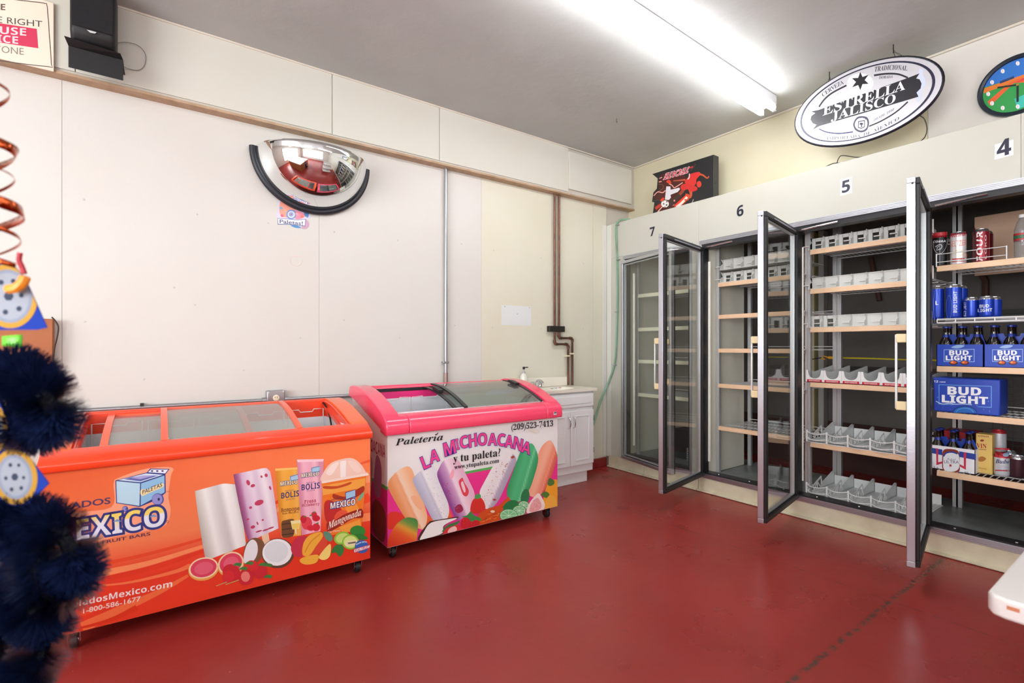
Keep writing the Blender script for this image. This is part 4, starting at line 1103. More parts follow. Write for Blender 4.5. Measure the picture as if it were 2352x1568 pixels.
# cup
pr.poly([(1040, 740), (1375, 695), (1358, 900), (1338, 1100), (1100, 1142), (1062, 960)], '#ee7a24'); pr.poly([(1045, 770), (1370, 710), (1366, 780), (1050, 840)], '#f2a445')
pr.blob([(1130, 830), (1220, 850), (1300, 800), (1358, 770), (1350, 820), (1260, 870), (1140, 868)], '#a8301a'); pr.blob([(1060, 770), (1160, 770), (1260, 740), (1250, 760), (1150, 790), (1062, 790)], '#c4481e')
pr.blob([(1062, 900), (1120, 880), (1200, 960), (1180, 1020), (1080, 1040)], '#c02a28'); pr.blob([(1140, 990), (1190, 950), (1240, 970), (1250, 1020), (1150, 1040)], '#e2553a')
pr.poly([(1200, 900), (1290, 880), (1345, 980), (1260, 1010)], '#f3983a'); pr.poly([(1170, 1080), (1330, 1020), (1338, 1100), (1200, 1120)], '#f2a03e')
pr.blob([(1040, 735), (1060, 660), (1110, 600), (1180, 572), (1265, 561), (1330, 600), (1378, 672), (1390, 690), (1220, 716)], '#f3cdbc'); pr.blob([(1075, 670), (1120, 610), (1170, 590), (1150, 640), (1110, 690)], '#f9e4da'); pr.blob([(1240, 590), (1290, 590), (1340, 650), (1300, 670)], '#f6d8ca')
pr.poly([(1180, 585), (1226, 578), (1222, 700), (1184, 708)], '#f8ece6'); pr.poly([(1040, 735), (1390, 672), (1392, 690), (1044, 752)], '#f6ded2')
pr.text('MEXICO', (1108, 942), (1294, 908), 44, '#f4f0e8', 'bold', out=nv, ow=.08); pr.text('HELADOS', (1116, 882), (1206, 864), 14, '#40304a'); pr.poly([(1220, 820), (1294, 798), (1296, 846), (1224, 872)], '#9fc8e6'); pr.stroke([(1220, 820), (1294, 798), (1296, 846), (1224, 872), (1220, 820)], 5, nv, False); pr.ell(1286, 858, 10, 12, '#6d6fb4', n=10)
pr.blob([(1312, 880), (1330, 840), (1358, 815), (1352, 850), (1330, 878)], '#7fae8c')
pr.blob([(1085, 1040), (1110, 1048), (1200, 990), (1300, 950), (1345, 945), (1350, 1005), (1280, 1015), (1200, 1060), (1100, 1112), (1078, 1075)], '#9a2418')
pr.text('Mangonada', (1088, 1098), (1338, 990), 52, '#f8ead8', 'serifit', bend=8); pr.text('Con Chamoy', (1092, 1122), (1182, 1108), 14, '#f3dccc', 'serifit')
# fruit row
def halfcitrus(x, y, a, b, rot):
    pr.ell(x, y + 10, a + 4, b + 6, '#e8a24a', rot=rot); pr.ell(x, y, a, b, '#f4d8b0', rot=rot); pr.ell(x, y, a - 12, b - 10, '#d9405c', rot=rot); pr.ell(x + 2, y + 2, a - 40, b - 32, '#e46078', rot=rot)
halfcitrus(155, 1385, 112, 78, -14); halfcitrus(360, 1350, 100, 82, -30)
pr.blob([(455, 1300), (470, 1210), (510, 1168), (560, 1160), (610, 1200), (600, 1290), (560, 1340), (500, 1350), (460, 1330)], '#7a5238'); pr.blob([(455, 1310), (478, 1215), (520, 1172), (556, 1200), (560, 1270), (530, 1330), (470, 1352)], '#e9eaee')
pr.ell(712, 1275, 122, 112, '#5d4030', rot=-10); pr.ell(708, 1268, 112, 100, '#f2f4f6', rot=-10); pr.ell(700, 1262, 90, 80, '#dfe5ea', rot=-10)
pr.blob([(810, 1240), (840, 1170), (900, 1145), (960, 1170), (960, 1260), (900, 1300), (840, 1295)], '#c8304a')
pr.blob([(890, 1260), (920, 1180), (1000, 1125), (1060, 1130), (1085, 1180), (1060, 1250), (980, 1290), (910, 1300)], '#d94a30'); pr.blob([(900, 1285), (905, 1200), (950, 1140), (1030, 1115), (1050, 1150), (1000, 1220), (950, 1290)], '#efae3c'); pr.stroke([(915, 1270), (960, 1190), (1030, 1130)], 8, '#d98a22')
pr.blob([(880, 1320), (920, 1300), (1000, 1285), (1020, 1300), (1000, 1345), (930, 1360), (885, 1345)], '#f0b23e'); pr.blob([(1020, 1310), (1040, 1270), (1100, 1205), (1112, 1240), (1100, 1300), (1060, 1325)], '#f6d878'); pr.blob([(1055, 1115), (1100, 1120), (1125, 1160), (1110, 1185), (1075, 1170)], '#5a8f78')
pr.blob([(1115, 1270), (1140, 1220), (1190, 1210), (1210, 1250), (1180, 1300), (1150, 1270)], '#2f7a3a'); pr.ell(1312, 1110, 58, 44, '#2f8a36', n=18); pr.blob([(1280, 1140), (1340, 1130), (1390, 1165), (1330, 1172)], '#2b7a34')
pr.ell(1195, 1160, 62, 46, '#8fc43e', rot=-20); pr.ell(1195, 1160, 48, 34, '#c6df7a', rot=-20); pr.ell(1258, 1190, 64, 56, '#8fc43e'); pr.ell(1258, 1190, 52, 45, '#d7e98c')
pr.rect((1220, 1185), (1308, 1172), (1310, 1208), (1222, 1222), '#efe3b8'); pr.stroke([(1232, 1202), (1298, 1192)], 12, '#6f6a58', False); pr.rect((1232, 1198), (1240, 1197), (1240, 1206), (1232, 1207), '#efe3b8')
pr.ell(1342, 1225, 52, 50, '#2c62b4'); pr.poly([(1280, 1244), (1405, 1208), (1402, 1236), (1284, 1274)], '#c8324a'); pr.poly([(1284, 1248), (1402, 1213), (1399, 1232), (1287, 1269)], '#f0eef4'); pr.text('REAL FRUIT', (1290, 1266), (1396, 1232), 17, '#b8283c', 'bold'); pr.text('MADE WITH', (1300, 1216), (1380, 1196), 11, '#e8eefc', 'bold', bend=8)
for x, y, a, b in ((365, 1420, 70, 62), (470, 1455, 58, 60), (575, 1410, 58, 56), (525, 1365, 46, 34), (340, 1450, 44, 50)): pr.ell(x, y, a, b, random.choice(('#d42a32', '#c92230')), rot=30, n=18)
pr.ell(470, 1450, 34, 40, '#ee8078', n=14)
for x, y in ((410, 1360), (455, 1390), (600, 1360), (640, 1450), (640, 1365), (500, 1350)): pr.blob([(x - 34, y + 6), (x - 8, y - 14), (x + 30, y - 8), (x + 20, y + 12), (x - 6, y + 8)], '#3f7d3a')
pr.stroke([(250, 1520), (330, 1490)], 6, '#c8a070', False); pr.stroke([(320, 1510), (420, 1475)], 6, '#b8b060', False)
pr.build('front_print', f1)
# power cord lying over the rim
c = crom([onv(728, 917, 3.13), onv(742, 925, 3.05), onv(752, 940, 2.98), onv(758, 960, 2.90), onv(762, 984, 2.84)], 5)
MB().tube(c, .005, 6).build('power_cord', blk, f1, smooth=True)

# ---------------------------------------------------------------- pink freezer
PK = M('pink plastic rim', '#f4476a', 0.25, coat=.6)
WP = M('white freezer panel', '#eceaea', 0.35)
u0, u1, vF, vB = 1.005, 2.215, 2.57, 3.17
f2 = thing('pink_freezer', 'white chest freezer with thick pink rim, curved glass and popsicle print', 'freezer', ((u0 + u1) / 2, 2.87, 0))
body(f2, u0, u1, vF, vB, .08, .70, .85, WP)
AR = [(2.55, .735), (2.562, .768), (2.60, .79), (2.66, .815), (2.74, .848), (2.84, .88), (2.95, .904), (3.05, .914), (3.12, .915), (3.17, .905)]
def arc2(v):
    for (a, za), (b, zb) in zip(AR, AR[1:]):
        if a <= v <= b: return za + (zb - za) * (v - a) / (b - a)
    return .915
for k, (ua, ub) in enumerate(((u0 - .018, u0 + .115), (u0 + .1155, u1 - .1155), (u1 - .115, u1 + .018))):
    MB().prism([(ua, v, z) for v, z in ((vF - .03, .692), (vF - .034, .72), (vF - .03, .752), (vF - .012, .778), (vF + .02, .792), (vF + .055, .796), (vF + .062, .78), (vF + .062, .70), (vF, .688))], (ub - ua, 0, 0)).build('front_rim', PK, f2, bev=.012, seg=4)
for ua in (u0 - .0185, u1 - .0715):
    pts = [(ua, v, z + .012) for v, z in AR[2:]] + [(ua, 3.185, .88), (ua, 3.185, .858), (ua, 3.10, .845), (ua, vF - .02, .692), (ua, vF - .028, .74), (ua, vF - .01, .776)]
    MB().prism(pts, (.09, 0, 0)).build('side_rim', PK, f2, bev=.016, seg=4)
MB().prism([(u0, v, z) for v, z in ((3.10, .845), (3.10, .905), (3.115, .918), (3.165, .915), (3.18, .89), (3.18, .845))], (u1 - u0, 0, 0)).build('back_rim', PK, f2, bev=.006)
MB().box(u0 + .07, u1 - .07, 3.085, 3.10, .878, .897).build('back_track', blk2, f2)
MB().box(u0 + .076, u1 - .076, 3.078, 3.0845, .60, .832).build('liner_back', liner, f2)
basin(f2, u0 + .07, u1 - .07, vF + .062, 3.10, .22, .80)
collar(f2, u0 + .075, u1 - .075, vF + .066, 3.085, lambda v: .79 if v < 2.8 else .875, .78, M('magenta inner rim', '#e8307c', .35))
g2m = glassmat('clear freezer glass', '#dfe6e0', 0.10, 1.3)
gedge = M('dark glass edge trim', '#2b2c2e', .35)
def lid2(ul, ur, dz, hx0):
    f = lambda a, b: Vector((ul + (ur - ul) * a, 2.628 + .46 * b, arc2(2.628 + .46 * b) + dz))
    MB().sheet(f, 1, 18, .004).build('curved_pane', g2m, f2, smooth=True)
    MB().sheet(lambda a, b: f(a * .026 / (ur - ul), b) + Vector((0, 0, .004)), 1, 18, .010).build('pane_edge', gedge, f2, smooth=True)
    MB().sheet(lambda a, b: f(1 - a * .016 / (ur - ul), b) + Vector((0, 0, .004)), 1, 18, .010).build('pane_edge', gedge, f2, smooth=True)
    if hx0 is not None:
        hb = MB()
        p0, p1 = f(0, .52), f(0, .72)
        hb.sheet(lambda a, b: Vector((hx0 + .034 * a, p0.y + (p1.y - p0.y) * b, arc2(p0.y + (p1.y - p0.y) * b) + dz + .024)), 2, 10, .018)
        hb.build('pane_handle', M('black handle', '#1b1b1d', .4), f2, smooth=True)
ulp = onv(1066, 955, 2.628).x
lid2(ulp, u1 - .085, .0, u1 - .14); lid2(ulp - .055, u1 - .10, -.02, ulp - .05)
for a in (u0 + .09, u0 + .36):
    basket(f2, a, a + .25, vF + .10, 3.05, lambda v: .73 if v < 2.8 else .84, .44)
for u in (u0 + .05, u1 - .05):
    for v in (vF + .06, vB - .06): caster(f2, u, v)
pl = onv(1275, 949, vF - .034)
MB().box(pl.x - .013, pl.x + .013, vF - .036, vF - .033, pl.z - .010, pl.z + .010).build('rating_plate', M('grey plate', '#c9c9cc', .4), f2)
MB().box(pl.x - .011, pl.x + .011, vF - .0365, vF - .0355, pl.z + .001, pl.z + .008).build('rating_plate_print', M('dark print', '#3b3b40', .4), f2)
c = crom([onv(1168, 876, 3.17), onv(1180, 870, 3.12), onv(1192, 873, 3.08), onv(1200, 880, 3.15)], 6)
MB().tube(c, .005, 6).build('power_cord', blk, f2, smooth=True)
# printed front
tl, tr, br, bl = pj((u0, vF, .70)), pj((u1, vF, .70)), pj((u1, vF, .081)), pj((u0, vF, .081))
pr = Print(PV(vF - .0003), (820, 960, 4.752)); pr.clip = [tl, tr, br, bl]
cv = lambda p: ((p[0] - 820) * 4.752, (p[1] - 960) * 4.752)
tl, tr, br, bl = map(cv, (tl, tr, br, bl))
gl = lambda x: 760 - .19 * (x - 325)
pr.poly([(bl[0], gl(bl[0])), (br[0], gl(br[0])), br, bl], '#e8348c'); pr.poly([(bl[0], gl(bl[0]) - 14), (br[0], gl(br[0]) - 14), (br[0], gl(br[0]) + 14), (bl[0], gl(bl[0]) + 14)], '#5cae5c')
pr.blob([(332, 1060), (400, 1020), (480, 1040), (520, 1090), (420, 1200), (334, 1200)], '#e0392c')
pr.poly([(760, 1040), (800, 1080), (1010, 1000), (1040, 1080), (900, 1150), (720, 1180)], '#e8683a')
def specks(pts, n, cols, box, r0=2, r1=8):
    for _ in range(n):
        x = random.uniform(box[0], box[2]); y = random.uniform(box[1], box[3])
        k = (y - box[1]) / (box[3] - box[1]); x += pts * k
        pr.ell(x, y, random.uniform(r0, r1), random.uniform(r0 * .5, r1 * .5), random.choice(cols), rot=random.uniform(0, 180), n=7)
# peach
pr.shade([(338, 740), (400, 615), (520, 532), (590, 545), (630, 640), (700, 850), (765, 1050), (745, 1180), (695, 1212), (560, 1130), (440, 950)],
         across((470, 960), (690, 860), ((0, '#e8965e'), (.3, '#f4b284'), (.44, '#f0a878'), (.5, '#fadcc4'), (.75, '#f8cba6'), (1, '#f3b588'))), 22); pr.blob([(590, 860), (650, 850), (720, 960), (690, 1000), (620, 930)], '#f6b58c')
# coconut
pr.shade([(610, 690), (660, 610), (720, 560), (830, 520), (885, 590), (940, 780), (1002, 960), (990, 1085), (930, 1125), (850, 1142), (740, 940)],
         across((720, 900), (940, 800), ((0, '#b4b4cc'), (.35, '#d4d4e4'), (.45, '#c8c8da'), (.52, '#f4f3f6'), (1, '#e6e5ec'))), 22); specks(110, 70, ('#a6abc0', '#8a90ab', '#ffffff', '#c2c6d6'), (740, 600, 880, 1080), 2, 7)
# strawberry cream
pr.shade([(878, 640), (900, 540), (950, 460), (1050, 440), (1120, 480), (1210, 660), (1286, 840), (1240, 1010), (1150, 1090), (1080, 1102), (980, 880)],
         across((990, 870), (1230, 770), ((0, '#8a4a90'), (.2, '#b880b8'), (.42, '#d3a6cc'), (.5, '#f6e2ee'), (.7, '#f2cfe0'), (1, '#e8b6d0'))), 22)
pr.blob([(1110, 690), (1150, 650), (1170, 700), (1220, 790), (1200, 850), (1160, 840), (1130, 770)], '#e0465a'); pr.blob([(1135, 720), (1155, 690), (1185, 780), (1170, 810)], '#f2d2da'); pr.blob([(1080, 960), (1130, 940), (1160, 1000), (1110, 1036), (1070, 1010)], '#9c2850'); specks(130, 26, ('#b03a6a', '#8a4a8a', '#d06a90'), (930, 700, 1000, 1000), 4, 14); pr.blob([(1010, 640), (1040, 560), (1062, 580), (1040, 660)], '#f4a8bc')
# nut
pr.shade([(1340, 800), (1400, 680), (1500, 500), (1600, 400), (1690, 380), (1740, 460), (1700, 560), (1530, 920), (1400, 988), (1360, 880)],
         across((1420, 640), (1640, 740), ((0, '#f2eef0'), (.5, '#ebe5e8'), (.62, '#f2eef2'), (.66, '#bcb0c4'), (1, '#a89cb4'))), 22); specks(-190, 46, ('#b06a40', '#9a4a3a', '#c8a890', '#d8b090'), (1540, 480, 1650, 900), 3, 11); pr.ell(1700, 425, 22, 14, '#a5563c', rot=-20); pr.ell(1500, 890, 20, 10, '#a03a34')
# salmon and lime
pr.shade([(1866, 800), (1920, 620), (1990, 360), (2070, 255), (2130, 262), (2182, 420), (2120, 640), (2040, 800), (1930, 862)],
         across((1940, 560), (2150, 630), ((0, '#f4a084'), (.3, '#f6b79c'), (.6, '#ee8a70'), (.66, '#f6a890'), (.72, '#e06c58'), (1, '#d45f50'))), 22)
pr.shade([(1638, 770), (1700, 600), (1790, 350), (1850, 295), (1920, 285), (1978, 440), (1930, 650), (1870, 800), (1790, 905), (1660, 880)],
         across((1710, 590), (1940, 660), ((0, '#3da068'), (.3, '#52bc80'), (.55, '#4ab478'), (.62, '#86d8a8'), (.7, '#46ae72'), (1, '#349660'))), 22)
# fruit
pr.shade([(330, 1430), (345, 1310), (420, 1170), (520, 1092), (600, 1086), (660, 1120), (658, 1260), (630, 1360), (480, 1420)], across((620, 1090), (450, 1420), ((0, '#3f8a48'), (.2, '#6f9a48'), (.38, '#e0a03c'), (.6, '#e65c2a'), (1, '#d83a24'))), 18)
pr.blob([(668, 1335), (700, 1240), (790, 1130), (820, 1120), (1000, 1090), (1110, 1080), (960, 1170), (940, 1260), (820, 1310)], '#4a2c22'); pr.blob([(690, 1330), (730, 1240), (810, 1140), (1010, 1100), (1090, 1095), (950, 1170), (935, 1250), (820, 1296)], '#f3f2f0')
pr.blob([(1240, 1020), (1260, 900), (1330, 860), (1380, 900), (1400, 990), (1330, 1040)], '#d6342c'); pr.blob([(1285, 850), (1320, 825), (1350, 840), (1345, 870), (1300, 880)], '#4fa55a')
pr.blob([(1300, 1130), (1330, 1050), (1430, 985), (1550, 950), (1650, 860), (1660, 900), (1600, 960), (1560, 1110), (1480, 1140), (1350, 1170)], '#d2521f')
for k in range(26):
    x = random.uniform(1320, 1600); y = 1150 - (x - 1320) * .5 + random.uniform(-50, 40); pr.stroke([(x, y), (x + random.uniform(20, 60), y - random.uniform(0, 30))], 9, random.choice(('#a83a18', '#e87a3a', '#c24a1c')), False)
pr.ell(1480, 1018, 24, 14, '#f0d9b8')
pr.blob([(1130, 1170), (1150, 1100), (1230, 1070), (1310, 1090), (1340, 1150), (1300, 1200), (1180, 1212)], '#c9222c'); specks(0, 26, ('#e8a05a', '#e04a44'), (1160, 1100, 1310, 1190), 2, 4)
pr.blob([(1140, 1075), (1200, 1060), (1240, 1020), (1280, 1060), (1350, 1090), (1350, 1120), (1290, 1110), (1250, 1130), (1210, 1090)], '#3c8f4a')
pr.blob([(945, 1270), (960, 1210), (1030, 1160), (1110, 1170), (1150, 1220), (1060, 1250)], '#d8343a'); pr.blob([(990, 1250), (1010, 1205), (1070, 1180), (1090, 1220), (1040, 1245)], '#f4c8c4'); pr.blob([(930, 1230), (990, 1165), (1060, 1140), (1120, 1120), (1090, 1160), (980, 1200), (945, 1240)], '#3d7d42')
pr.ell(1835, 860, 46, 90, '#2e7a4e', rot=10); pr.ell(1680, 960, 90, 60, '#247a46', rot=-25)
for x, y, a, b in ((1820, 950, 62, 50), (1770, 1010, 74, 60), (1655, 1062, 98, 72)):
    pts = lambda q: [(x + (a - q) * math.cos(t), y + (b - q) * math.sin(t)) for t in [2 * math.pi * i / 24 for i in range(24)]]
    pr.poly(pts(0), '#2f9a58'); pr.poly(pts(8), '#e6f2d8'); pr.poly(pts(13), '#7ecb92')
    for i in range(8): pr.stroke([(x, y), (x + (a - 14) * math.cos(i * .785), y + (b - 14) * math.sin(i * .785))], 4, '#dcefd8', False)
pr.blob([(2030, 980), (2040, 850), (2090, 700), (2150, 670), (2192, 700), (2192, 960), (2120, 990)], '#f0a02e'); pr.blob([(2080, 720), (2100, 655), (2150, 680), (2150, 720), (2110, 740)], '#4f7a3a'); pr.blob([(2010, 830), (2060, 800), (2100, 830), (2080, 870), (2040, 860)], '#52803a'); pr.blob([(2050, 980), (2080, 860), (2150, 850), (2180, 960), (2110, 985)], '#f2b048')
pr.blob([(1852, 1030), (1880, 930), (1950, 840), (1985, 820), (2020, 870), (2050, 940), (2030, 1005), (1940, 1040)], '#f6e2dc'); pr.blob([(1880, 1010), (1910, 920), (1970, 870), (2010, 930), (2000, 990), (1930, 1025)], '#eba9a9'); specks(0, 26, ('#d45a6a', '#f6d8d4'), (1900, 900, 1995, 1005), 3, 7)
# lettering
pr.text('Paleteria', (418, 300), (940, 238), 72, '#17171a', 'serifit'); pr.stroke([(868, 182), (884, 158)], 8, '#17171a', False)
pr.text('(209)523-7413', (1686, 132), (2140, 86), 62, '#17171a', 'serifit')
for ch, B, E_, U in (('L', (735, 560), (806, 526), (-48, -128)), ('A', (800, 502), (902, 462), (-18, -134)), ('M', (962, 418), (1082, 374), (-22, -140)), ('I', (1092, 344), (1120, 337), (-20, -112)), ('C', (1132, 334), (1216, 312), (-14, -128)),
                     ('H', (1226, 322), (1310, 300), (-8, -136)), ('O', (1322, 300), (1420, 290), (-3, -130)), ('A', (1430, 296), (1526, 296), (2, -128)), ('C', (1532, 298), (1612, 306), (8, -130)), ('A', (1612, 312), (1700, 326), (10, -130)), ('N', (1704, 328), (1796, 362), (18, -128)), ('A', (1790, 366), (1884, 402), (24, -122))):
    pr.text(ch, B, E_, 120, '#f0448e', 'bold', out='#4a3aa0', ow=.036, up=U)
pr.text('y tu paleta?', (1050, 482), (1566, 412), 82, '#17171a', 'serif'); pr.text('www.ytupaleta.com', (1062, 558), (1552, 484), 46, '#17171a', 'serif')
pr.blob([(1870, 120), (1960, 130), (1980, 145), (1960, 160), (1890, 140)], '#e4dccb'); pr.ring(1866, 394, 8, 8, 3, '#4a3aa0', n=10)
pr.build('front_print', f2)
ps = Print(PU(u0 - .0003), (820, 960, 4.752))
a, b, c, d = map(cv, (pj((u0, vF + .001, .39)), pj((u0, vB, .39)), pj((u0, vB, .081)), pj((u0, vF + .001, .081))))
ps.rect(a, b, c, d, '#d92a80'); a2, b2 = map(cv, (pj((u0, vF + .001, .41)), pj((u0, vB, .41)))); ps.rect(a2, b2, b, a, '#5cae5c')
pa = lambda v, z: cv(pj((u0, v, z)))
ps.blob([pa(2.62, .10), pa(2.60, .26), pa(2.75, .30), pa(2.82, .2), pa(2.78, .1)], '#8a3f3a'); ps.blob([pa(2.85, .3), pa(2.8, .5), pa(2.9, .52), pa(2.98, .3)], '#c9a9bb'); ps.blob([pa(2.68, .33), pa(2.66, .5), pa(2.74, .55), pa(2.78, .35)], '#a86a9a')
x0v, x1v = 3.10, 2.60
for i, ch in enumerate('LA MICHOACANA'):
    if ch == ' ': continue
    va = x0v + (x1v - x0v) * i / 13; vb = x0v + (x1v - x0v) * (i + .86) / 13
    A, B, C = pa(va, .56), pa(vb, .56), pa(va, .63)
    ps.text(ch, A, B, 10, '#a81c5c', 'bold', up=(C[0] - A[0], C[1] - A[1]))
ps.build('side_print', f2)
# ================================================================ things on the left wall
blkp = M('black speaker plastic', '#121214', 0.55)
# speaker bracket and speaker on the soffit
v0 = 3.19
bl_, br_ = onv(157, 155, v0), onv(283, 188, v0); tl_, tr_ = onv(155, 112, v0), onv(283, 145, v0)
bk = thing('speaker_shelf', 'small black folded metal shelf carrying the loudspeaker', 'shelf', ((bl_.x + br_.x) / 2, 3.26, 2.53))
MB().box(bl_.x, br_.x, v0, v0 + .004, 2.522, 2.625).build('front_flap', blkp, bk, bev=.001)
MB().prism([(bl_.x - .012, v0 - .03, 2.652), (br_.x - .01, v0 - .03, 2.640), (br_.x, v0 + .004, 2.625), (bl_.x, v0 + .004, 2.625)], (0, .004, .003)).build('front_lip', blkp, bk)
MB().box(bl_.x, br_.x, v0 + .004, 3.352, 2.621, 2.625).build('top_plate', blkp, bk)
sa, sb = onv(160, 60, 3.17).x, onv(266, 60, 3.17).x
sk = thing('loudspeaker', 'black bookshelf loudspeaker tilted forward below the ceiling', 'speaker', ((sa + sb) / 2, 3.24, 2.65))
MB().prism([(sa, 3.155, 2.70), (sa, 3.155, 2.94), (sa, 3.19, 2.965), (sa, 3.33, 2.965), (sa, 3.33, 2.662), (sa, 3.19, 2.655)], (sb - sa, 0, 0)).build('cabinet', blkp, sk, bev=.02, seg=3)
MB().box(sa + .008, sb - .008, 3.148, 3.156, 2.715, 2.93).build('grille', M('speaker grille', '#1b1b1e', .9, bump=(400, .6)), sk, bev=.008)
pr = Print(PV(3.1475)); pr.poly([(199, 68), (211, 71), (222, 74), (218, 77), (207, 75)], '#c8c8c8'); pr.build('badge', sk)
c = crom([onv(268, 99, 3.33), onv(290, 97, 3.33), onv(318, 105, 3.34), onv(334, 125, 3.345), onv(332, 150, 3.345), onv(318, 161, 3.345), onv(300, 159, 3.345), onv(284, 153, 3.33)], 5)
MB().tube(c, .0018, 6).build('speaker_cable', M('grey cable', '#8a8a88', .6), sk)
# refusal notice board
vS = 3.335
xr = onv(124, 80, vS).x; zt = onv(118, 5, vS).z; zb = onv(124, 159, vS).z; xl = xr - .56
sg = thing('notice_board', 'cream notice board with black line and red block lettering on the soffit', 'sign', ((xl + xr) / 2, vS, zb))
bx('board', M('cream board', '#f6e3cf', .45), sg, xl, xr, vS, vS + .006, zb - .012, zt + .0, bev=.003)
pr = Print(PV(vS - .0003), (0, 0, 3.92))
pr.stroke([(-900, -190), (-500, -100), (0, -20), (340, 20), (405, 32), (425, 60), (445, 330), (462, 580), (440, 600), (100, 560), (-300, 500), (-700, 430)], 7, '#4a4644', n=2)
pr.text('WE RESERVE', (-560, 55), (48, 92), 56, '#6a6055', 'bold')
pr.text('THE RIGHT', (-180, 185), (380, 244), 55, '#5a5450', '')
pr.poly([(-700, 100), (330, 260), (344, 434), (-690, 280)], '#d23a5c')
pr.text('TO REFUSE', (-480, 262), (236, 322), 66, '#f4d6d8', 'bold'); pr.text('SERVICE', (-330, 346), (164, 396), 66, '#f4d6d8', 'bold'); pr.text('TO ANYONE', (-360, 432), (214, 494), 60, '#8d8880', '')
pr.build('lettering', sg)
# convex half dome mirror
mc = Vector((.822, WA - .006, 2.406))
mr = thing('dome_mirror', 'half dome convex security mirror with black rim on the white wall', 'mirror', mc - Vector((0, 0, .345)))
Rx, Ry, Rz = .345, .325, .335
MB().grid(lambda a, b: mc + Vector((Rx * math.cos(math.pi * a), -Ry * math.sin(math.pi * a) * math.cos(math.pi / 2 * b), -Rz * math.sin(math.pi * a) * math.sin(math.pi / 2 * b))) , 48, 28).build('dome', M('mirror coating', '#eceff0', 0.015, 1.0), mr, smooth='all', solid=.002, fix=False)
MB().tube([mc + Vector(((Rx + .012) * math.cos(math.pi + math.pi * i / 40), -.022, (Rz + .012) * math.sin(math.pi + math.pi * i / 40))) for i in range(41)], .02, 10).build('rim', M('black rubber rim', '#20222a', .45), mr, smooth=True)
# sticker under the mirror
pr = Print(PV(WA - .007), (560, 300, 5.227))
pr.blob([(415, 830), (480, 780), (560, 790), (780, 880), (790, 960), (775, 1060), (420, 1060), (412, 920)], '#d8d3e6'); pr.blob([(430, 880), (470, 830), (560, 900), (620, 940), (560, 1040), (440, 1010)], '#f2a08c'); pr.blob([(600, 960), (690, 980), (740, 1020), (680, 1060), (610, 1050)], '#ee8fa2')
pr.poly([(568, 800), (590, 800), (720, 880), (700, 905), (580, 850)], '#3a4a9c'); pr.poly([(480, 790), (560, 800), (580, 840), (500, 830)], '#ef7050'); pr.poly([(660, 870), (760, 900), (760, 930), (690, 910)], '#d8405a'); pr.blob([(725, 950), (775, 940), (775, 1040), (730, 1020)], '#5a8ac0')
pr.ell(570, 1005, 62, 58, '#7f95c8'); pr.ell(570, 1005, 44, 42, '#d6dcee'); pr.ell(568, 1005, 28, 26, '#8fa4d2'); pr.ell(568, 1005, 10, 10, '#d86a70', n=10)
for x, y, c_ in ((460, 1020, '#e06a7a'), (500, 960, '#f6b08a'), (700, 1030, '#ef7f6c'), (450, 930, '#7fb0c8'), (640, 1000, '#f4a4b0')): pr.ell(x, y, 22, 16, c_, rot=30, n=10)
pr.blob([(730, 1060), (775, 1090), (785, 1140), (750, 1178), (690, 1170), (720, 1120)], '#c7a0b8'); pr.blob([(560, 1135), (620, 1165), (690, 1165), (640, 1140)], '#4f8fc8')
pr.poly([(405, 1048), (520, 1056), (640, 1068), (745, 1060), (738, 1148), (640, 1140), (530, 1125), (408, 1128)], '#4c5c9c'); pr.poly([(410, 1054), (520, 1062), (640, 1074), (738, 1066), (732, 1140), (640, 1132), (530, 1118), (414, 1120)], '#f4f4fa')
pr.text('Paletas!', (432, 1108), (708, 1134), 42, '#5c5f86', '', ow=.02, out='#5c5f86')
stk = pr.build('wall_sticker', None); tag(stk, 'colourful ice bar sticker with blue lettering under the dome mirror', 'sticker')
# conduits and outlet
galv = M('galvanised conduit', '#a7a9ad', 0.35, 0.8)
VC = WA - .03
a, b = onv(1026, 378, VC), onv(1022, 878, VC); ux = (a.x + b.x) / 2
cd = thing('conduit', 'grey vertical metal conduit dropping down the white wall to the pink freezer', 'pipe', (ux, VC, b.z))
MB().cyl((ux, VC, b.z + .07), (ux, VC, 2.545), .0125, 12).build('pipe', galv, cd, smooth=True)
MB().cyl((ux, VC, .86), (ux, VC, b.z + .075), .0165, 12).build('coupling', M('brown metal coupling', '#a08c84', .45, .6), cd, smooth=True)
z = onv(1022, 832, VC).z
MB().box(ux - .03, ux + .02, VC - .018, VC + .02, z - .008, z + .008).build('strap', galv, cd, bev=.003)
za = onv(300, 937, VC).z; zb_ = onv(780, 909, VC).z; zc = (za + zb_) / 2
ch = thing('conduit', 'thin horizontal metal conduit running along the wall behind the orange freezer', 'pipe', (0.2, VC, zc))
ob = onv(632, 912, VC)
MB().cyl((-1.2, VC, zc), (ob.x - .06, VC, zc), .0125, 12).build('pipe', galv, ch, smooth=True); MB().cyl((ob.x + .06, VC, zc), (1.25, VC, zc), .0125, 12).build('pipe', galv, ch, smooth=True)
for u in (ob.x - .075, ob.x + .05): MB().cyl((u, VC, zc), (u + .025, VC, zc), .018, 10).build('connector', galv, ch, smooth=True)
pp = onv(326, 930, VC); MB().box(pp.x - .008, pp.x + .008, VC - .015, VC + .02, zc + .008, zc + .022).build('strap', dark, ch)
ot = thing('outlet_box', 'steel outlet box with round cream socket above the orange freezer', 'outlet', (ob.x, VC, zc - .05))
zo = ob.z - .005
MB().box(ob.x - .052, ob.x + .052, VC - .03, VC + .022, zo - .052, zo + .05).build('box', galv, ot, bev=.006)
MB().lathe((ob.x + .0, VC - .03, zo + .004), [(.019, 0), (.019, .003), (.017, .004)], 18, (0, -1, 0)).build('socket', M('ivory socket', '#e9dfc4', .4), ot, smooth=True)
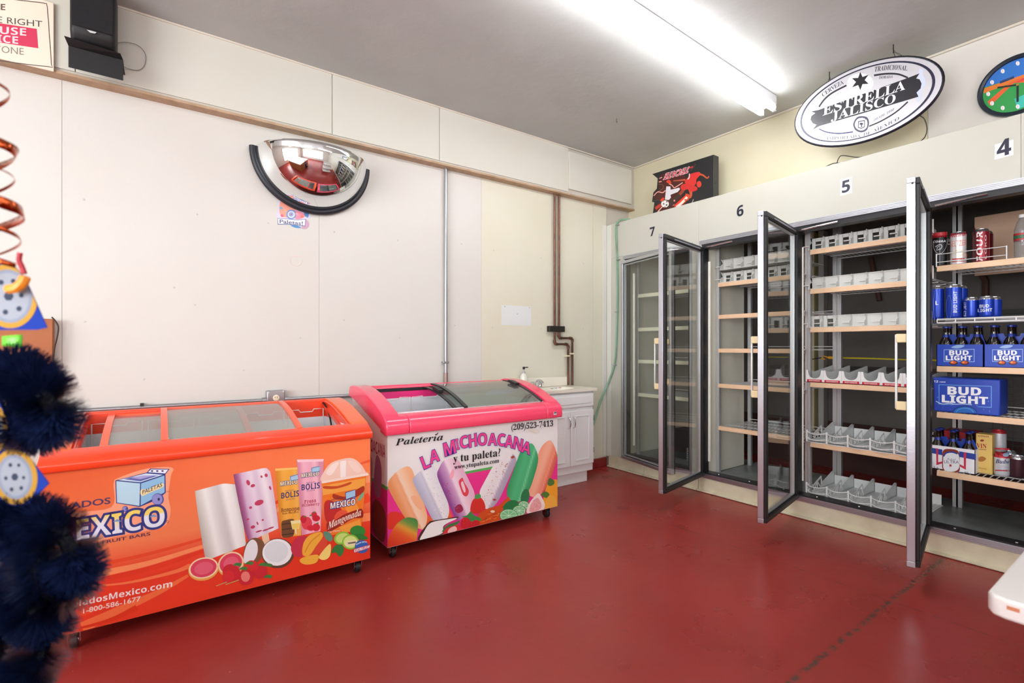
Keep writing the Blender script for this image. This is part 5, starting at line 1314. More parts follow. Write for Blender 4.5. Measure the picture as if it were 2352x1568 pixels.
for dx in (-.006, .006): MB().box(ob.x + dx - .0015, ob.x + dx + .0015, VC - .0345, VC - .033, zo + .004, zo + .012).build('slot', dark, ot)
for dx in (-.042, .042): MB().lathe((ob.x + dx, VC - .03, zo + .04), [(.005, 0), (.004, .003)], 8, (0, -1, 0)).build('screw', scr, ot)
# copper water pipes
cop = M('old copper', '#7a5648', 0.4, 0.75, noise=(18, '#53413a', .8))
VP = WA - .035
def P(x, y): q = onv(x, y, VP); return Vector((q.x, VP, q.z))
pa = crom([P(1273, 436), P(1273, 436)], 1)
wp = thing('water_pipes', 'pair of old copper water pipes stepping sideways above the sink', 'pipe', P(1310, 883))
A = [P(1274, 434), P(1274, 785), P(1276, 790), P(1302, 790), P(1305, 795), P(1305.5, 884)]
B = [P(1284, 436), P(1284, 772), P(1286, 776), P(1312, 775), P(1314.5, 780), P(1314.5, 884)]
for q in (A, B):
    q[1].x = q[0].x; q[3].z = q[2].z; q[5].x = q[4].x
    MB().tube(q, .0105, 10).build('pipe', cop, wp, smooth=True)
    for k in (1, 3):
        MB().tube([q[k] + (q[k - 1] - q[k]).normalized() * .02, q[k], q[k + 1], q[k + 1] + (q[k + 2] - q[k + 1]).normalized() * .02], .014, 10).build('elbow', cop, wp, smooth=True)
a, b = P(1260, 748), P(1295, 762)
MB().box(a.x, b.x, VP - .018, VP + .025, b.z, a.z).build('clamp', M('black iron clamp', '#3a3632', .5, .7), wp, bev=.004)
for q, y in ((A, 817), (B, 812)):
    c = P(1310, y); MB().box(q[5].x - .03, q[5].x + .014, VP - .014, VP + .02, c.z - .007, c.z + .007).build('strap', M('cream strap', '#e0d6b4', .5), wp, bev=.002)
# ================================================================ sink cabinet
cw = M('white gloss cabinet', '#f6f7f8', 0.3, noise=(5, '#eeeeec', .5)); marble = M('cream cultured marble', '#efe9da', 0.25)
U0, U1, V0 = 2.46, 3.075, 3.10
sc = thing('sink_cabinet', 'small white vanity cabinet with cream sink top beside the pink freezer', 'cabinet', ((U0 + U1) / 2, 3.26, 0))
bx('carcass', cw, sc, U0, U1, V0, WA - .022, .10, .785, bev=.002)
bx('plinth', cw, sc, U0 + .0, U1 - .04, V0 + .03, WA - .022, .002, .10)
bx('drawer_front', cw, sc, U0 + .0, U1 - .002, V0 - .018, V0, .655, .775, bev=.008, seg=3)
bx('drawer_panel', cw, sc, U0 + .04, U1 - .04, V0 - .022, V0 - .017, .685, .75, bev=.004)
for a, b, hx_ in ((U0 + .01, (U0 + U1) / 2 + .03, 1), ((U0 + U1) / 2 + .036, U1 - .005, 0)):
    d = bx('door', cw, sc, a, b, V0 - .018, V0, .165, .628, bev=.003)
    mb = MB()
    for (p, q, r_, s) in ((a + .05, b - .05, .205, .215), (a + .05, b - .05, .578, .588), (a + .05, a + .06, .215, .578), (b - .06, b - .05, .215, .578)): mb.box(p, q, V0 - .024, V0 - .017, r_, s)
    mb.build('door_moulding', cw, d, bev=.002)
    hxp = b - .024 if hx_ else a + .024
    MB().tube(crom([(hxp, V0 - .018, .585), (hxp, V0 - .042, .57), (hxp, V0 - .048, .535), (hxp, V0 - .042, .50), (hxp, V0 - .018, .485)], 5), .005, 8).build('handle', chrome, d, smooth=True)
for zz in (.25, .53): MB().cyl((U1 - .001, V0 - .012, zz), (U1 - .001, V0 - .012, zz + .045), .005, 8).build('hinge', M('dark hinge', '#4a4640', .5, .6), sc)
mb = MB(); T0, T1 = .788, .812
a0, a1, b0, b1 = U0 - .02, U1 + .03, V0 - .03, WA - .01
n = 28; cxs, cys, ra, rb = (U0 + U1) / 2, V0 + .13, .19, .11
outer = []
for i in range(n):
    t = 2 * math.pi * i / n; dx, dy = math.cos(t), math.sin(t)
    k = min(((a1 - cxs) / dx if dx > 0 else (a0 - cxs) / dx) if abs(dx) > 1e-6 else 9, ((b1 - cys) / dy if dy > 0 else (b0 - cys) / dy) if abs(dy) > 1e-6 else 9)
    outer.append((cxs + dx * k, cys + dy * k))
rings = [[(x, y, T0) for x, y in outer], [(x, y, T1) for x, y in outer]] + [[(cxs + ra * s * math.cos(2 * math.pi * i / n), cys + rb * s * math.sin(2 * math.pi * i / n), z) for i in range(n)] for s, z in ((1, T1), (.95, T1 - .01), (.8, T1 - .08), (.45, T1 - .115), (.12, T1 - .12))]
vs = [q for g in rings for q in g]; m = len(rings)
mb.add(vs, [(j * n + i, j * n + (i + 1) % n, (j + 1) * n + (i + 1) % n, (j + 1) * n + i) for j in range(m - 1) for i in range(n)] + [tuple(range((m - 1) * n, m * n))])
mb.build('sink_top', marble, sc, smooth=True)
bx('backsplash', marble, sc, U0 - .02, U1 - .02, WA - .028, WA - .008, T1, T1 + .085, bev=.006)
# tap
fx = onv(1234, 885, WA - .09)
tp = thing('tap', 'chrome two handle tap on the cream sink top', 'tap', (fx.x, WA - .08, T1))
MB().box(fx.x - .055, fx.x + .055, WA - .095, WA - .055, T1, T1 + .018).build('base', chrome, tp, bev=.008, seg=3)
MB().tube(crom([(fx.x, WA - .075, T1 + .015), (fx.x, WA - .085, T1 + .06), (fx.x, WA - .13, T1 + .07), (fx.x, WA - .17, T1 + .045)], 5), .011, 10).build('spout', chrome, tp, smooth=True)
for s in (-1, 1):
    MB().lathe((fx.x + s * .042, WA - .075, T1 + .016), [(.018, 0), (.015, .02), (.017, .032), (.01, .04)], 14).build('knob', chrome, tp, smooth=True)
    MB().obox((fx.x + s * .042 - .006, WA - .12, T1 + .05), (.012, 0, 0), (0, .05, 0), (0, 0, .008)).build('lever', chrome, tp, bev=.003)
# soap pump bottle and paper
so = onv(1203, 872, WA - .07); so = Vector((so.x, WA - .07, T1))
sb_ = thing('soap_dispenser', 'clear soap pump bottle with black spout beside the tap', 'soap bottle', so)
MB().lathe(so, [(.030, 0), (.033, .006), (.033, .10), (.028, .118), (.014, .126), (.013, .134)], 20).build('bottle', M('soap bottle clear', '#e2e0d4', .12), sb_, smooth=True)
MB().lathe(so, [(.014, .132), (.014, .146), (.006, .148), (.006, .168)], 14).build('collar', M('grey collar', '#a6a6ac', .35, .3), sb_, smooth=True)
MB().lathe(so, [(.010, .166), (.010, .186), (.008, .188)], 14).build('pump_head', blkp, sb_, smooth=True)
MB().obox(so + Vector((0, -.006, .178)), (.045, 0, 0), (0, .012, 0), (0, 0, .008)).build('spout', blkp, sb_, bev=.003)
pt = onv(1183, 872, WA - .09); ppt = MB()
ppt.lathe((pt.x, WA - .09, T1), [(.03, 0), (.045, .02), (.04, .05), (.02, .07), (.01, .074)], 9)
for v_ in ppt.v: v_ += Vector((random.uniform(-.008, .008), random.uniform(-.008, .008), random.uniform(0, .008)))
tag(ppt.build('paper_towel', M('white paper', '#f4f4f2', .8), None), 'crumpled white paper towel beside the soap bottle', 'paper towel')
# small items on the sink rim
for k, cc in enumerate(('#9aa0a4', '#7fb4d2', '#b07a72')):
    q = onz(1268 + k * 9, 893 - k * 1, T1)
    tag(MB().box(q.x - .012, q.x + .012, q.y - .006, q.y + .006, T1, T1 + .006).build('sink_cloth', M('cloth ' + cc, cc, .7), None, bev=.002), ('grey', 'blue', 'reddish')[k] + ' cloth strip lying on the edge of the sink', 'cloth')
# ================================================================ green hose on the cooler stile
gh = thing('green_hose', 'thin green hose clipped to the cooler front and hanging down to the sink', 'hose', onu(1417, 900, FACE - .01))
hp = [onu(1446, 504.5, FACE + .02), onu(1430, 504, FACE - .005), onu(1418, 512, FACE - .012), onu(1415, 530, FACE - .012), onu(1417, 590, FACE - .012), onu(1418, 690, FACE - .012), onu(1415, 800, FACE - .012), onu(1411, 838, FACE - .012)]
hq = [onu(1400, 872, FACE - .03), onv(1380, 920, WA - .03), onv(1369, 955, WA - .05), onv(1358, 988, WA - .06)]
MB().tube(crom(hp + hq, 5), .0095, 8).build('hose', M('green hose', '#7fae92', .35, noise=(5, '#6a7a60', .8)), gh, smooth=True)
for x, y in ((1417, 517), (1419, 596), (1415, 716), (1411, 838)):
    q = onu(x, y, FACE - .014); MB().box(q.x - .012, q.x + .012, q.y - .022, q.y + .012, q.z - .005, q.z + .005).build('clip', galv, gh, bev=.002)
# ================================================================ numbers and signs over the cooler
nav = '#23233a'
def number(n, x, y, hgt, plate, dx):
    pr = Print(PU(FACE - .0004))
    if plate: pr.poly(plate, '#e4e6ec')
    pr.text(n, (x - dx, y + hgt / 2), (x + dx, y + hgt / 2 - dx * .28 * 2), hgt, nav, 'boldit' if n != '7' else 'boldit', out=nav, ow=.01)
    tag(pr.build('number_sticker', None), 'dark number %s sticker %son the cream cooler front' % ({'7': 'seven', '6': 'six', '5': 'five', '4': 'four'}[n], 'on a white square ' if plate else ''), 'sticker')
number('7', 1498, 533, 20, None, 5.5); number('6', 1700, 486, 24, None, 7.5)
number('5', 1943, 430, 27, [(1930, 412), (1957, 405), (1957, 443), (1930, 450)], 9)
number('4', 2306, 343, 37, [(2285, 332), (2328, 320), (2328, 356), (2284, 367)], 16)
# oval beer sign
US = 3.585
oc = Vector((US, (onu(1827, 283, US).y + onu(2164, 184, US).y) / 2, 0)); oa = (onu(1827, 283, US).y - onu(2164, 184, US).y) / 2
zt = onu(2060, 126, US).z; zb = onu(1915, 340, US).z
oc.z = (zt + zb) / 2 - .002; obb = (zt - zb) / 2 * 1.06; oc.z += .008; tilt = R(4.2)
def OE(k, t, du=0):
    y, z = k * oa * math.cos(t), k * obb * math.sin(t)
    return oc + Vector((du, y * math.cos(tilt) - z * math.sin(tilt), y * math.sin(tilt) + z * math.cos(tilt)))
es = thing('oval_beer_sign', 'oval silver hanging beer sign with black ribbon and star', 'sign', oc - Vector((0, 0, obb)))
signm = M('satin silver sign face', '#d8d8de', 0.36, 0.5)
MB().prism([OE(1, 2 * math.pi * i / 64) for i in range(64)], (.022, 0, 0)).build('face', signm, es, bev=.002)
MB().tube([OE(1.0, 2 * math.pi * i / 64, .011) for i in range(65)], .012, 6).build('edge', M('dark sign edge', '#2a2a35', .35, .5), es, smooth=True)
pr = Print(PU(US - .0003), (1800, 60, 4.261))
def oell(k, w, col):                              # ellipse lines parallel to the edge
    def px(q): d = q - O; t = d.dot(AX); return ((CX + F * d.dot(RT) / t - 1800) * 4.261, (HZ - F * d.z / t - 60) * 4.261)
    pts = []
    for i in range(73):
        for kk in (k, k - w): pts.append(px(OE(kk, 2 * math.pi * i / 72)))
    pr.raw(pts, [(2 * i, 2 * i + 2, 2 * i + 3, 2 * i + 1) for i in range(72)], col)
oell(.925, .035, '#22223c')
ink = '#26262e'
pr.stroke([(345, 790), (400, 715), (480, 650), (614, 580)], 16, ink); pr.stroke([(884, 482), (1000, 466), (1120, 470), (1215, 505)], 18, ink); pr.stroke([(345, 1005), (420, 1036), (540, 1050), (680, 1034)], 14, '#26265a'); pr.stroke([(836, 980), (960, 925), (1100, 840), (1215, 740)], 14, ink)
pr.blob([(262, 900), (230, 940), (220, 985), (250, 1010), (245, 1040), (280, 1055), (300, 1000), (330, 830), (265, 835), (275, 870)], '#c9d2ea'); pr.blob([(1320, 460), (1340, 420), (1372, 430), (1360, 480), (1388, 520), (1385, 580), (1350, 620), (1345, 690), (1320, 745), (1290, 700), (1310, 560)], '#c3cde8')
pr.poly([(268, 835), (340, 820), (1200, 512), (1330, 462), (1296, 512), (1330, 520), (1350, 560), (1340, 610), (1300, 650), (1320, 690), (1200, 726), (350, 978), (285, 1012), (320, 965), (285, 950), (262, 915), (270, 880), (310, 850)], '#202026')
pr.text('ESTRELLA', (382, 876), (1188, 618), 92, '#eef0f6', 'serif', up=(6, -92)); pr.text('JALISCO', (462, 930), (1092, 745), 84, '#eef0f6', 'serif', up=(6, -86))
pr.ell(750, 560, 128, 98, '#f2f3f7')
st_ = []
for i in range(12):
    r_ = 92 if i % 2 == 0 else 42; a = R(-90 + 30 * i); st_.append((750 + r_ * math.cos(a) * 1.02, 537 + r_ * math.sin(a) * .97 - (r_ * math.cos(a)) * .22))
pr.poly(st_, '#1c1c20')
pr.text('TRADICIONAL', (892, 446), (1210, 436), 46, '#2c2c30', 'serifit', bend=14); pr.text('DORADA', (932, 516), (1066, 506), 26, '#3a3a40', 'serifit')
pr.text('CERVEZA', (384, 694), (590, 562), 34, '#4a4a52', 'serif', up=(-14, -34), bend=8); pr.text('CLARA', (466, 710), (562, 652), 20, '#b8b8c0', 'serif', up=(-6, -20))
pr.text('GUADALAJARA', (444, 1018), (640, 1008), 18, '#a8a8b0', 'serif'); pr.text('DESDE 1910', (880, 934), (1076, 826), 26, '#6c6c76', 'serif', up=(4, -26))
pr.text('IMPORTADA', (420, 1112), (752, 1086), 30, '#55555f', 'serif', bend=-6); pr.text('DE', (780, 1076), (856, 1054), 30, '#55555f', 'serif'); pr.text('MEXICO', (880, 1044), (1128, 916), 30, '#55555f', 'serif', up=(4, -32)); pr.stroke([(912, 990), (922, 976)], 5, '#55555f', False)
# crest
pr.blob([(690, 930), (720, 890), (770, 880), (820, 895), (835, 950), (815, 1015), (760, 1040), (705, 1020), (680, 970)], '#3a3a52'); pr.blob([(706, 930), (735, 902), (790, 900), (818, 930), (812, 990), (765, 1022), (715, 1004), (696, 965)], '#e6e7ef')
pr.poly([(728, 930), (795, 918), (795, 985), (762, 1005), (726, 995)], '#3a3a52'); pr.poly([(736, 938), (788, 928), (788, 980), (762, 996), (734, 988)], '#e6e7ef'); pr.stroke([(762, 945), (762, 990)], 10, '#2e2e46', False); pr.ell(760, 956, 18, 12, '#2e2e46', n=12); pr.stroke([(735, 900), (765, 885), (800, 893)], 6, '#3a3a52')
for k in range(8): pr.ell(700 + 120 * (k / 7), 920 - 30 * math.sin(math.pi * k / 7), 8, 6, '#3a3a52', n=8); pr.ell(700 + 110 * (k / 7), 1010 + 14 * math.sin(math.pi * k / 7), 7, 5, '#3a3a52', n=8)
pr.build('sign_print', es, printmat(.3))
# chains
chm = M('dark chain', '#35322e', .5, .6)
for (x, y), tx, ex in (((1905, 165), 1903, 1893), ((2052, 102), 2052, 2080)):
    top = onz(x, y, CEI - .002)
    hk = MB().tube([top, top + Vector((0, 0, -.03)), top + Vector((.008, 0, -.04)), top + Vector((.0, .0, -.05))], .003, 6).build('ceiling_hook', chm, es)
    for tgt in ((tx, 0), (ex, 1)):
        yb = onu(tgt[0], 150, US + .012).y; t = math.acos(max(-1, min(1, (yb - oc.y) / oa)))
        bot = OE(.98, t, .012); st0 = top + Vector((0, 0, -.04)); L_ = (bot - st0); n = max(3, int(L_.length / .014)); mb = MB()
        for i in range(n):
            c0 = st0 + L_ * (i / n); c1 = st0 + L_ * ((i + .8) / n); dd = (c1 - c0).normalized(); nn = (Vector((1, 0, 0)) if i % 2 else dd.orthogonal()).normalized() * .004
            mb.tube([c0 + nn, c1 + nn, c1 - nn, c0 - nn, c0 + nn], .0011, 4)
        mb.build('chain', chm, es)
wm = M('black thin wire', '#26231f', .5)
w1 = crom([onu(2104, 262, US + .015), onu(2122, 272, 3.62), onu(2129, 295, 3.64), onu(2124, 315, 3.64), onu(2110, 327, 3.62)], 5)
tag(MB().tube(w1, .0028, 6).build('sign_cord', wm, None, smooth=True), 'thin black cord hanging from the oval beer sign', 'cord')
w2 = crom([onu(1983, 360, 3.62), onu(1965, 361, 3.61), onu(1935, 357, 3.60), onu(1926, 364, 3.60), onu(1923, 376, 3.60), onu(1932, 375, 3.60)], 5)
tag(MB().tube(w2, .0028, 6).build('loose_cord', wm, None, smooth=True), 'loose black cord loop lying on the cooler top board', 'cord')
w3 = crom([onu(1934, 374, 3.595), onu(1915, 375, 3.60), onu(1900, 381, 3.595), onu(1893, 385, 3.60)], 5)
tag(MB().tube(w3, .0028, 6).build('loose_cord', wm, None, smooth=True), 'short black cord end lying on the cooler top board', 'cord')
# wall clock
UC = WB - .006
ca = onu(2246, 222, UC); cz = (onu(2352, 128, UC).z + onu(2352, 262, UC).z) / 2
rc = .168; cc = Vector((UC, ca.y - rc, cz + .005))
ck2 = thing('wall_clock', 'round wall clock with dark rim and baseball field picture', 'clock', cc - Vector((0, 0, rc)))
MB().lathe(cc, [(rc * .98, 0), (rc, .012), (rc * .99, .026), (rc * .93, .032), (rc * .87, .026), (rc * .86, .014), (0, .014)], 48, (-1, 0, 0)).build('case', M('dark blue grey rim', '#2c3440', .3, .3), ck2, smooth=True)
uf = UC - .0146
def ckpx(y, z): d = Vector((uf, cc.y + y, cc.z + z)) - O; t = d.dot(AX); return (CX + F * d.dot(RT) / t, HZ - F * d.z / t)
pr = Print(PU(uf)); rr = rc * .855
def cpoly(pts, col, smooth=False):
    q = [ckpx(-a * rr, b * rr) for a, b in pts]
    (pr.blob if smooth else pr.poly)(q, col)
circ = [(math.cos(2 * math.pi * i / 40), math.sin(2 * math.pi * i / 40)) for i in range(40)]
cpoly(circ, '#2f9a4a'); cpoly([p for p in circ if p[1] > .3], '#2f74c8'); cpoly([(-.95, .28), (-.4, .30), (.3, .34), (.95, .3), (.97, .2), (.2, .2), (-.5, .12), (-.98, .08)], '#e07a2c'); cpoly([(-.5, .36), (-.1, .4), (-.1, .3), (-.5, .26)], '#2a3a66')
cpoly([(-.78, -.5), (-.1, .12), (.5, -.1), (.9, -.1), (.1, .24), (-.2, .2), (-.86, -.3)], '#e2602c'); cpoly([(-.1, .1), (.5, .12), (.3, .25)], '#d83a3a'); cpoly([(.0, -.95), (.5, -.85), (.8, -.55), (.4, -.4), (-.1, -.5)], '#3fc0b0')
for i in range(12):
    a = R(30 * i); q = ckpx(-.84 * rr * math.sin(a), .84 * rr * math.cos(a)); pr.ell(q[0], q[1], 4.6, 5.2, '#eeeef2', n=10); pr.stroke([(q[0] - 2, q[1] - 4), (q[0], q[1]), (q[0] - 2, q[1] + 4)], .7, '#c8505a')
pr.build('clock_face', ck2)
for ang, ln in ((283, .58), (180, .66)):
    a = R(ang); e = Vector((0, -math.sin(a), math.cos(a))) * rr * ln; w = Vector((0, e.z, -e.y)).normalized() * .004; s_ = Vector((uf - .003, cc.y, cc.z))
    MB().obox(s_ - w, e, w * 2, (-.0015, 0, 0)).build('hand', blkp, ck2)
MB().lathe((uf, cc.y, cc.z), [(.006, 0), (.006, .006)], 10, (-1, 0, 0)).build('hand_pin', M('gold pin', '#c89a50', .3, .8), ck2)
# upside down beer light box standing on the cooler
UT = 3.66
def T(x, y): return onu(1480 + x / 7.84, 340 + y / 7.84, UT)
tz = 2.357
outl = [(140, 465), (1245, 115), (1165, 905)]
tb = thing('light_box_sign', 'black beer light box with red footballer standing upside down on the cooler', 'sign', (UT + .04, T(700, 900).y, tz))
poly = [T(140, 466), T(1245, 116), T(1168, 900)]
yl, yr = T(150, 1180).y, T(1168, 900).y
prof = [T(1245, 116), T(140, 466), T(238, 548), T(222, 730), T(160, 800), T(135, 968), T(180, 965), T(150, 1180)]
prof = [Vector((UT, q.y, q.z)) for q in prof]
prof += [Vector((UT, yl, tz)), Vector((UT, prof[0].y, tz))]
MB().prism(prof, (.075, 0, 0)).build('case', M('black sign case', '#202022', .4), tb, bev=.002)
pr = Print(PU(UT - .0003), (1480, 340, 7.84))
pr.blob([(260, 560), (330, 470), (640, 420), (760, 600), (640, 800), (760, 1000), (520, 1080), (250, 1150), (190, 1050), (300, 960), (180, 900), (260, 780)], '#4a1a14')
for pts, w, c_ in ((((170, 860), (240, 790), (330, 800), (380, 760)), 16, '#f3a294'), (((240, 1150), (320, 1060), (400, 1000)), 16, '#f6b8a8'), (((440, 640), (500, 670), (545, 710), (690, 620)), 14, '#f0b0a0'), (((560, 1070), (660, 980), (760, 890), (790, 860)), 90, '#e23a20'), (((580, 1060), (670, 990), (770, 880)), 44, '#f2d8c8'), (((410, 620), (440, 590), (470, 640)), 46, '#d8402a'), (((300, 950), (350, 900)), 40, '#e2402a'), (((200, 1090), (300, 1020)), 50, '#b83a26'), (((260, 610), (310, 600)), 16, '#e8a49a'), (((270, 545), (320, 525)), 10, '#e8d0cc'), (((740, 830), (800, 850), (780, 930), (720, 930)), 26, '#c0442c')):
    pr.stroke(pts, w, c_)
pr.stroke([(250, 650), (340, 670), (330, 730), (250, 780)], 5, '#8a7a5a'); pr.stroke([(160, 945), (250, 935), (310, 970)], 6, '#6a5a3a')
pr.poly([(395, 690), (470, 690), (472, 750), (630, 712), (642, 740), (600, 790), (470, 840), (480, 890), (440, 935), (370, 925)], '#d5d3d8')
pr.blob([(820, 470), (980, 430), (1005, 480), (940, 560), (930, 640), (860, 690), (760, 650), (730, 600), (790, 520)], '#c8302c'); pr.blob([(700, 650), (800, 650), (940, 700), (940, 760), (820, 790), (780, 740), (690, 770), (650, 700)], '#c02c28')
pr.stroke([(1000, 470), (1060, 490), (1130, 540), (1165, 505)], 36, '#b8502e', w2=16); pr.stroke([(740, 570), (640, 580), (520, 590)], 34, '#b0523a', w2=14); pr.ell(985, 650, 42, 58, '#c83a2a'); pr.stroke([(810, 460), (810, 520), (780, 565)], 16, '#e8d8d8')
pr.stroke([(700, 760), (620, 850), (500, 950)], 60, '#8a3c28', w2=44); pr.stroke([(835, 780), (840, 840), (820, 900)], 54, '#b8502e', w2=34); pr.stroke([(520, 1040), (620, 930), (720, 830)], 10, '#2a2624'); pr.stroke([(640, 840), (470, 990), (400, 1070)], 60, '#3a2a26')
pr.stroke([(860, 980), (885, 920)], 8, '#d8d4cc', False); pr.stroke([(510, 1040), (540, 1010)], 6, '#d8d4cc', False); pr.ell(540, 945, 16, 18, '#c88a80', n=8)
pr.ell(372, 1004, 70, 64, '#e2e0dc'); 
for x, y, a in ((348, 1004, 15), (405, 965, 14), (400, 1024, 17), (340, 958, 8), (370, 1058, 10)): pr.ell(x, y, a, a, '#55524e', n=8)
def flip(t, L, Rr, h, col, st, out, ow, up): pr.text(t, L, Rr, h, col, st, out=out, ow=ow, up=up)
flip('TECATE', (815, 335), (372, 462), 100, '#c01c2c', 'boldit', '#e8d4d8', .05, (-32, 108))
pr.poly([(880, 320), (800, 350), (820, 368), (870, 356)], '#b02a2a'); pr.stroke([(925, 290), (880, 350), (830, 410)], 5, '#6a5a3a', False)
pr.build('sign_print', tb)
q = T(1285, 605); MB().lathe((UT + .03, prof[0].y + .0, q.z), [(.006, 0), (.005, .006)], 8, (0, -1, 0)).build('side_screw', dark, tb)
# ================================================================ hanging novelty packs close to the photographer
TF = .80                                     # arm's length from the camera, size of a hand-sized header card
nb = M('navy tinsel', '#0e1738', 0.3, noise=(40, '#22335f', .9)); nb2 = M('navy core cord', '#0a0e1e', .6)  # lighter specks in the tinsel colour stand in for highlights
cardm = M('blue header card', '#1c3690', .85, spec=.15)
def G(x, y, dt=0): return ont(x, y, TF + dt)
def bristles(path, rad, n, seed, dens=1.0):
    rnd = random.Random(seed); mb = MB(); m = len(path); vs = []; fs = []
    for k in range(n):
        s = rnd.random() * (m - 1); i = min(int(s), m - 2); f = s - i
        p = path[i].lerp(path[i + 1], f); t = (path[i + 1] - path[i]).normalized()
        # bristles sit in rows round the cord
        row = round(s * 1.6) / 1.6; i2 = min(int(row), m - 2); p = path[i2].lerp(path[i2 + 1], row - i2) + t * rnd.uniform(-.0006, .0006)
        a = rnd.uniform(0, 2 * math.pi); nn = t.orthogonal().normalized(); bn = t.cross(nn)
        d = (nn * math.cos(a) + bn * math.sin(a) + t * rnd.uniform(-.07, .07)).normalized(); L = rad * rnd.uniform(.82, 1.04); w = d.cross(t).normalized() * .0011
        b = len(vs); vs += [p - w, p + w, p + d * L + w * .4, p + d * L - w * .4]; fs.append((b, b + 1, b + 2, b + 3))
    mb.add(vs, fs); return mb
def pack(name_label, card, ringc, loops, seed, extra=None):
    base = card[0] if card else loops[0][0][0]
    t = thing('tinsel_pack', name_label, 'hanging toy', G(*base), 'navy tinsel packs')
    if card:
        q = [G(x, y, .0) for x, y in card]; n = (q[1] - q[0]).cross(q[2] - q[0]).normalized()
        if n.dot(AX) > 0: n = -n
        ap = MB().prism(q, -n * .0015).build('header_card', cardm, t)
        pr = Print(PP(q[0] + n * .0004, n), base=.0002); pr.clip = hull(card)
        x, y, a, b, rot = ringc
        pr.ell(x, y, a, b, '#7c808c', rot); pr.ring(x, y, a, b, 12, '#ad8028', rot); pr.ell(x, y, a - 16, b - 16, '#7c8498', rot); pr.ell(x, y, a - 20, b - 20, '#8d919b', rot)
        ca, sa = math.cos(R(rot)), math.sin(R(rot))
        for k, (fx, fy, fr) in enumerate(((0, 0, .26), (.62, .1, .13), (.35, .62, .15), (-.35, .62, .15), (-.65, 0, .14), (-.2, -.65, .15), (.4, -.58, .13))):
            ex, ey = fx * (a - 20), fy * (b - 20)
            pr.ell(x + ex * ca - ey * sa, y + ex * sa + ey * ca, fr * (a - 20), fr * (b - 20) * .8, '#2a3348', n=6)
        pr.build('card_print', ap, printmat(.9, 'matt ink'))
    for i, (pts, rad, n, dts) in enumerate(loops):
        path = crom([G(x, y, dts[k % len(dts)]) for k, (x, y) in enumerate(pts)], 8)
        rad = rad * TF / F
        MB().tube(path, rad * .22, 8).build('garland_cord', nb2, t, smooth=True)
        o = bristles(path, rad, n, seed + i).build('garland_tinsel', nb, t, fix=False); o['kind'] = 'stuff'
    return t
t = pack('blue football card with navy tinsel loop, orange clip and green tie', [(-70, 600), (-20, 586), (24, 600), (58, 640), (108, 752), (84, 757), (-60, 758), (-110, 740)], (20, 680, 66, 74, -14),
         [(((10, 850), (-30, 890), (-20, 960), (40, 985), (95, 985)), 62, 3800, (.02, .03, .03, .02)), (((20, 848), (62, 866), (102, 910), (124, 962), (88, 985), (40, 970)), 66, 5200, (-.01, -.02, -.03, -.02))], 11)
MB().tube(crom([G(20, 664, -.012), G(38, 661, -.014), G(52, 648, -.012), G(58, 634, -.01)], 4), [.0075] * 12 + [.005], 8).build('clip', M('orange clip', '#f29224', .4), t, smooth=True)
MB().grid(lambda a, b: G(4 + 46 * a, 772 + 22 * b + 8 * a * (b - .5), -.006 - .004 * math.sin(3 * a)), 4, 3).build('tie', M('lime green tie', '#62c428', .4), t, smooth='all', solid=.003)
MB().tube(crom([G(56, 628, -.006), G(50, 612, -.006), G(44, 598, -.004), G(46, 580, -.004)], 4), .004, 6).build('red_bow', M('red bow', '#b02230', .5), t)
t2 = pack('lower blue football card with long navy tinsel loops and orange clip', [(-70, 960), (0, 930), (36, 1010), (60, 1040), (112, 1110), (60, 1165), (-40, 1150)], (34, 1095, 52, 64, -8),
          [(((70, 1190), (128, 1210), (165, 1270), (176, 1330), (140, 1370), (96, 1340), (90, 1260)), 62, 6200, (-.01, -.02, -.02, 0)), (((20, 1170), (40, 1210), (52, 1270), (40, 1330), (5, 1375), (-40, 1360)), 56, 4200, (.015, .0, .01))], 31)
MB().tube([G(70, 1178, -.01), G(84, 1172, -.012), G(92, 1162, -.012)], .005, 8).build('clip', MATS['orange clip'], t2, smooth=True)
t3 = pack('navy tinsel loop hanging lowest, next to the orange freezer caster', None, None,
          [(((30, 1380), (80, 1400), (104, 1450), (90, 1510), (50, 1560), (0, 1600)), 64, 5200, (0, -.01, .01)), (((-10, 1400), (-20, 1460), (0, 1520), (20, 1590)), 60, 3600, (.03, .03)), (((40, 1370), (-10, 1400), (-30, 1480)), 60, 2800, (.05, .05))], 51)
t4 = pack('third blue football card half hidden behind the navy tinsel', [(-70, 880), (-10, 905), (14, 960), (36, 1045), (-60, 1060)], (-26, 985, 44, 62, 0), [(((-30, 1060), (-20, 1150), (-30, 1260)), 60, 2400, (.03, .03))], 71)
# copper foil curls
def curl(x0, y0, x1, y1, r0, r1, turns, ph, w, dt, label, taper=True):
    n = 80; P_ = []
    for i in range(n + 1):
        k = i / n; a = ph + turns * 2 * math.pi * k; r_ = r0 + (r1 - r0) * k
        P_.append((G(x0 + (x1 - x0) * k + r_ * math.cos(a), y0 + (y1 - y0) * k, dt + r_ * math.sin(a) * TF / F)))
    mb = MB(); vs = []
    for i, p in enumerate(P_):
        tn = (P_[min(i + 1, n)] - P_[max(i - 1, 0)]).normalized(); ww = w * (1 if not taper else .25 + .75 * math.sin(math.pi * min(1, (n - i) / n * 1.2 + .05)))
        up = (Vector((0, 0, 1)) - tn * tn.z).normalized(); up = (up + AX * .5 * math.sin(i * .2)).normalized()
        vs += [p + up * ww / 2, p - up * ww / 2]
    mb.add(vs, [(2 * i, 2 * i + 2, 2 * i + 3, 2 * i + 1) for i in range(n)])
    tag(mb.build('foil_curl', M('copper foil', '#b4522c', .16, 1.0), None, smooth='all', solid=.0004), label, 'party decoration', 'copper foil curls')
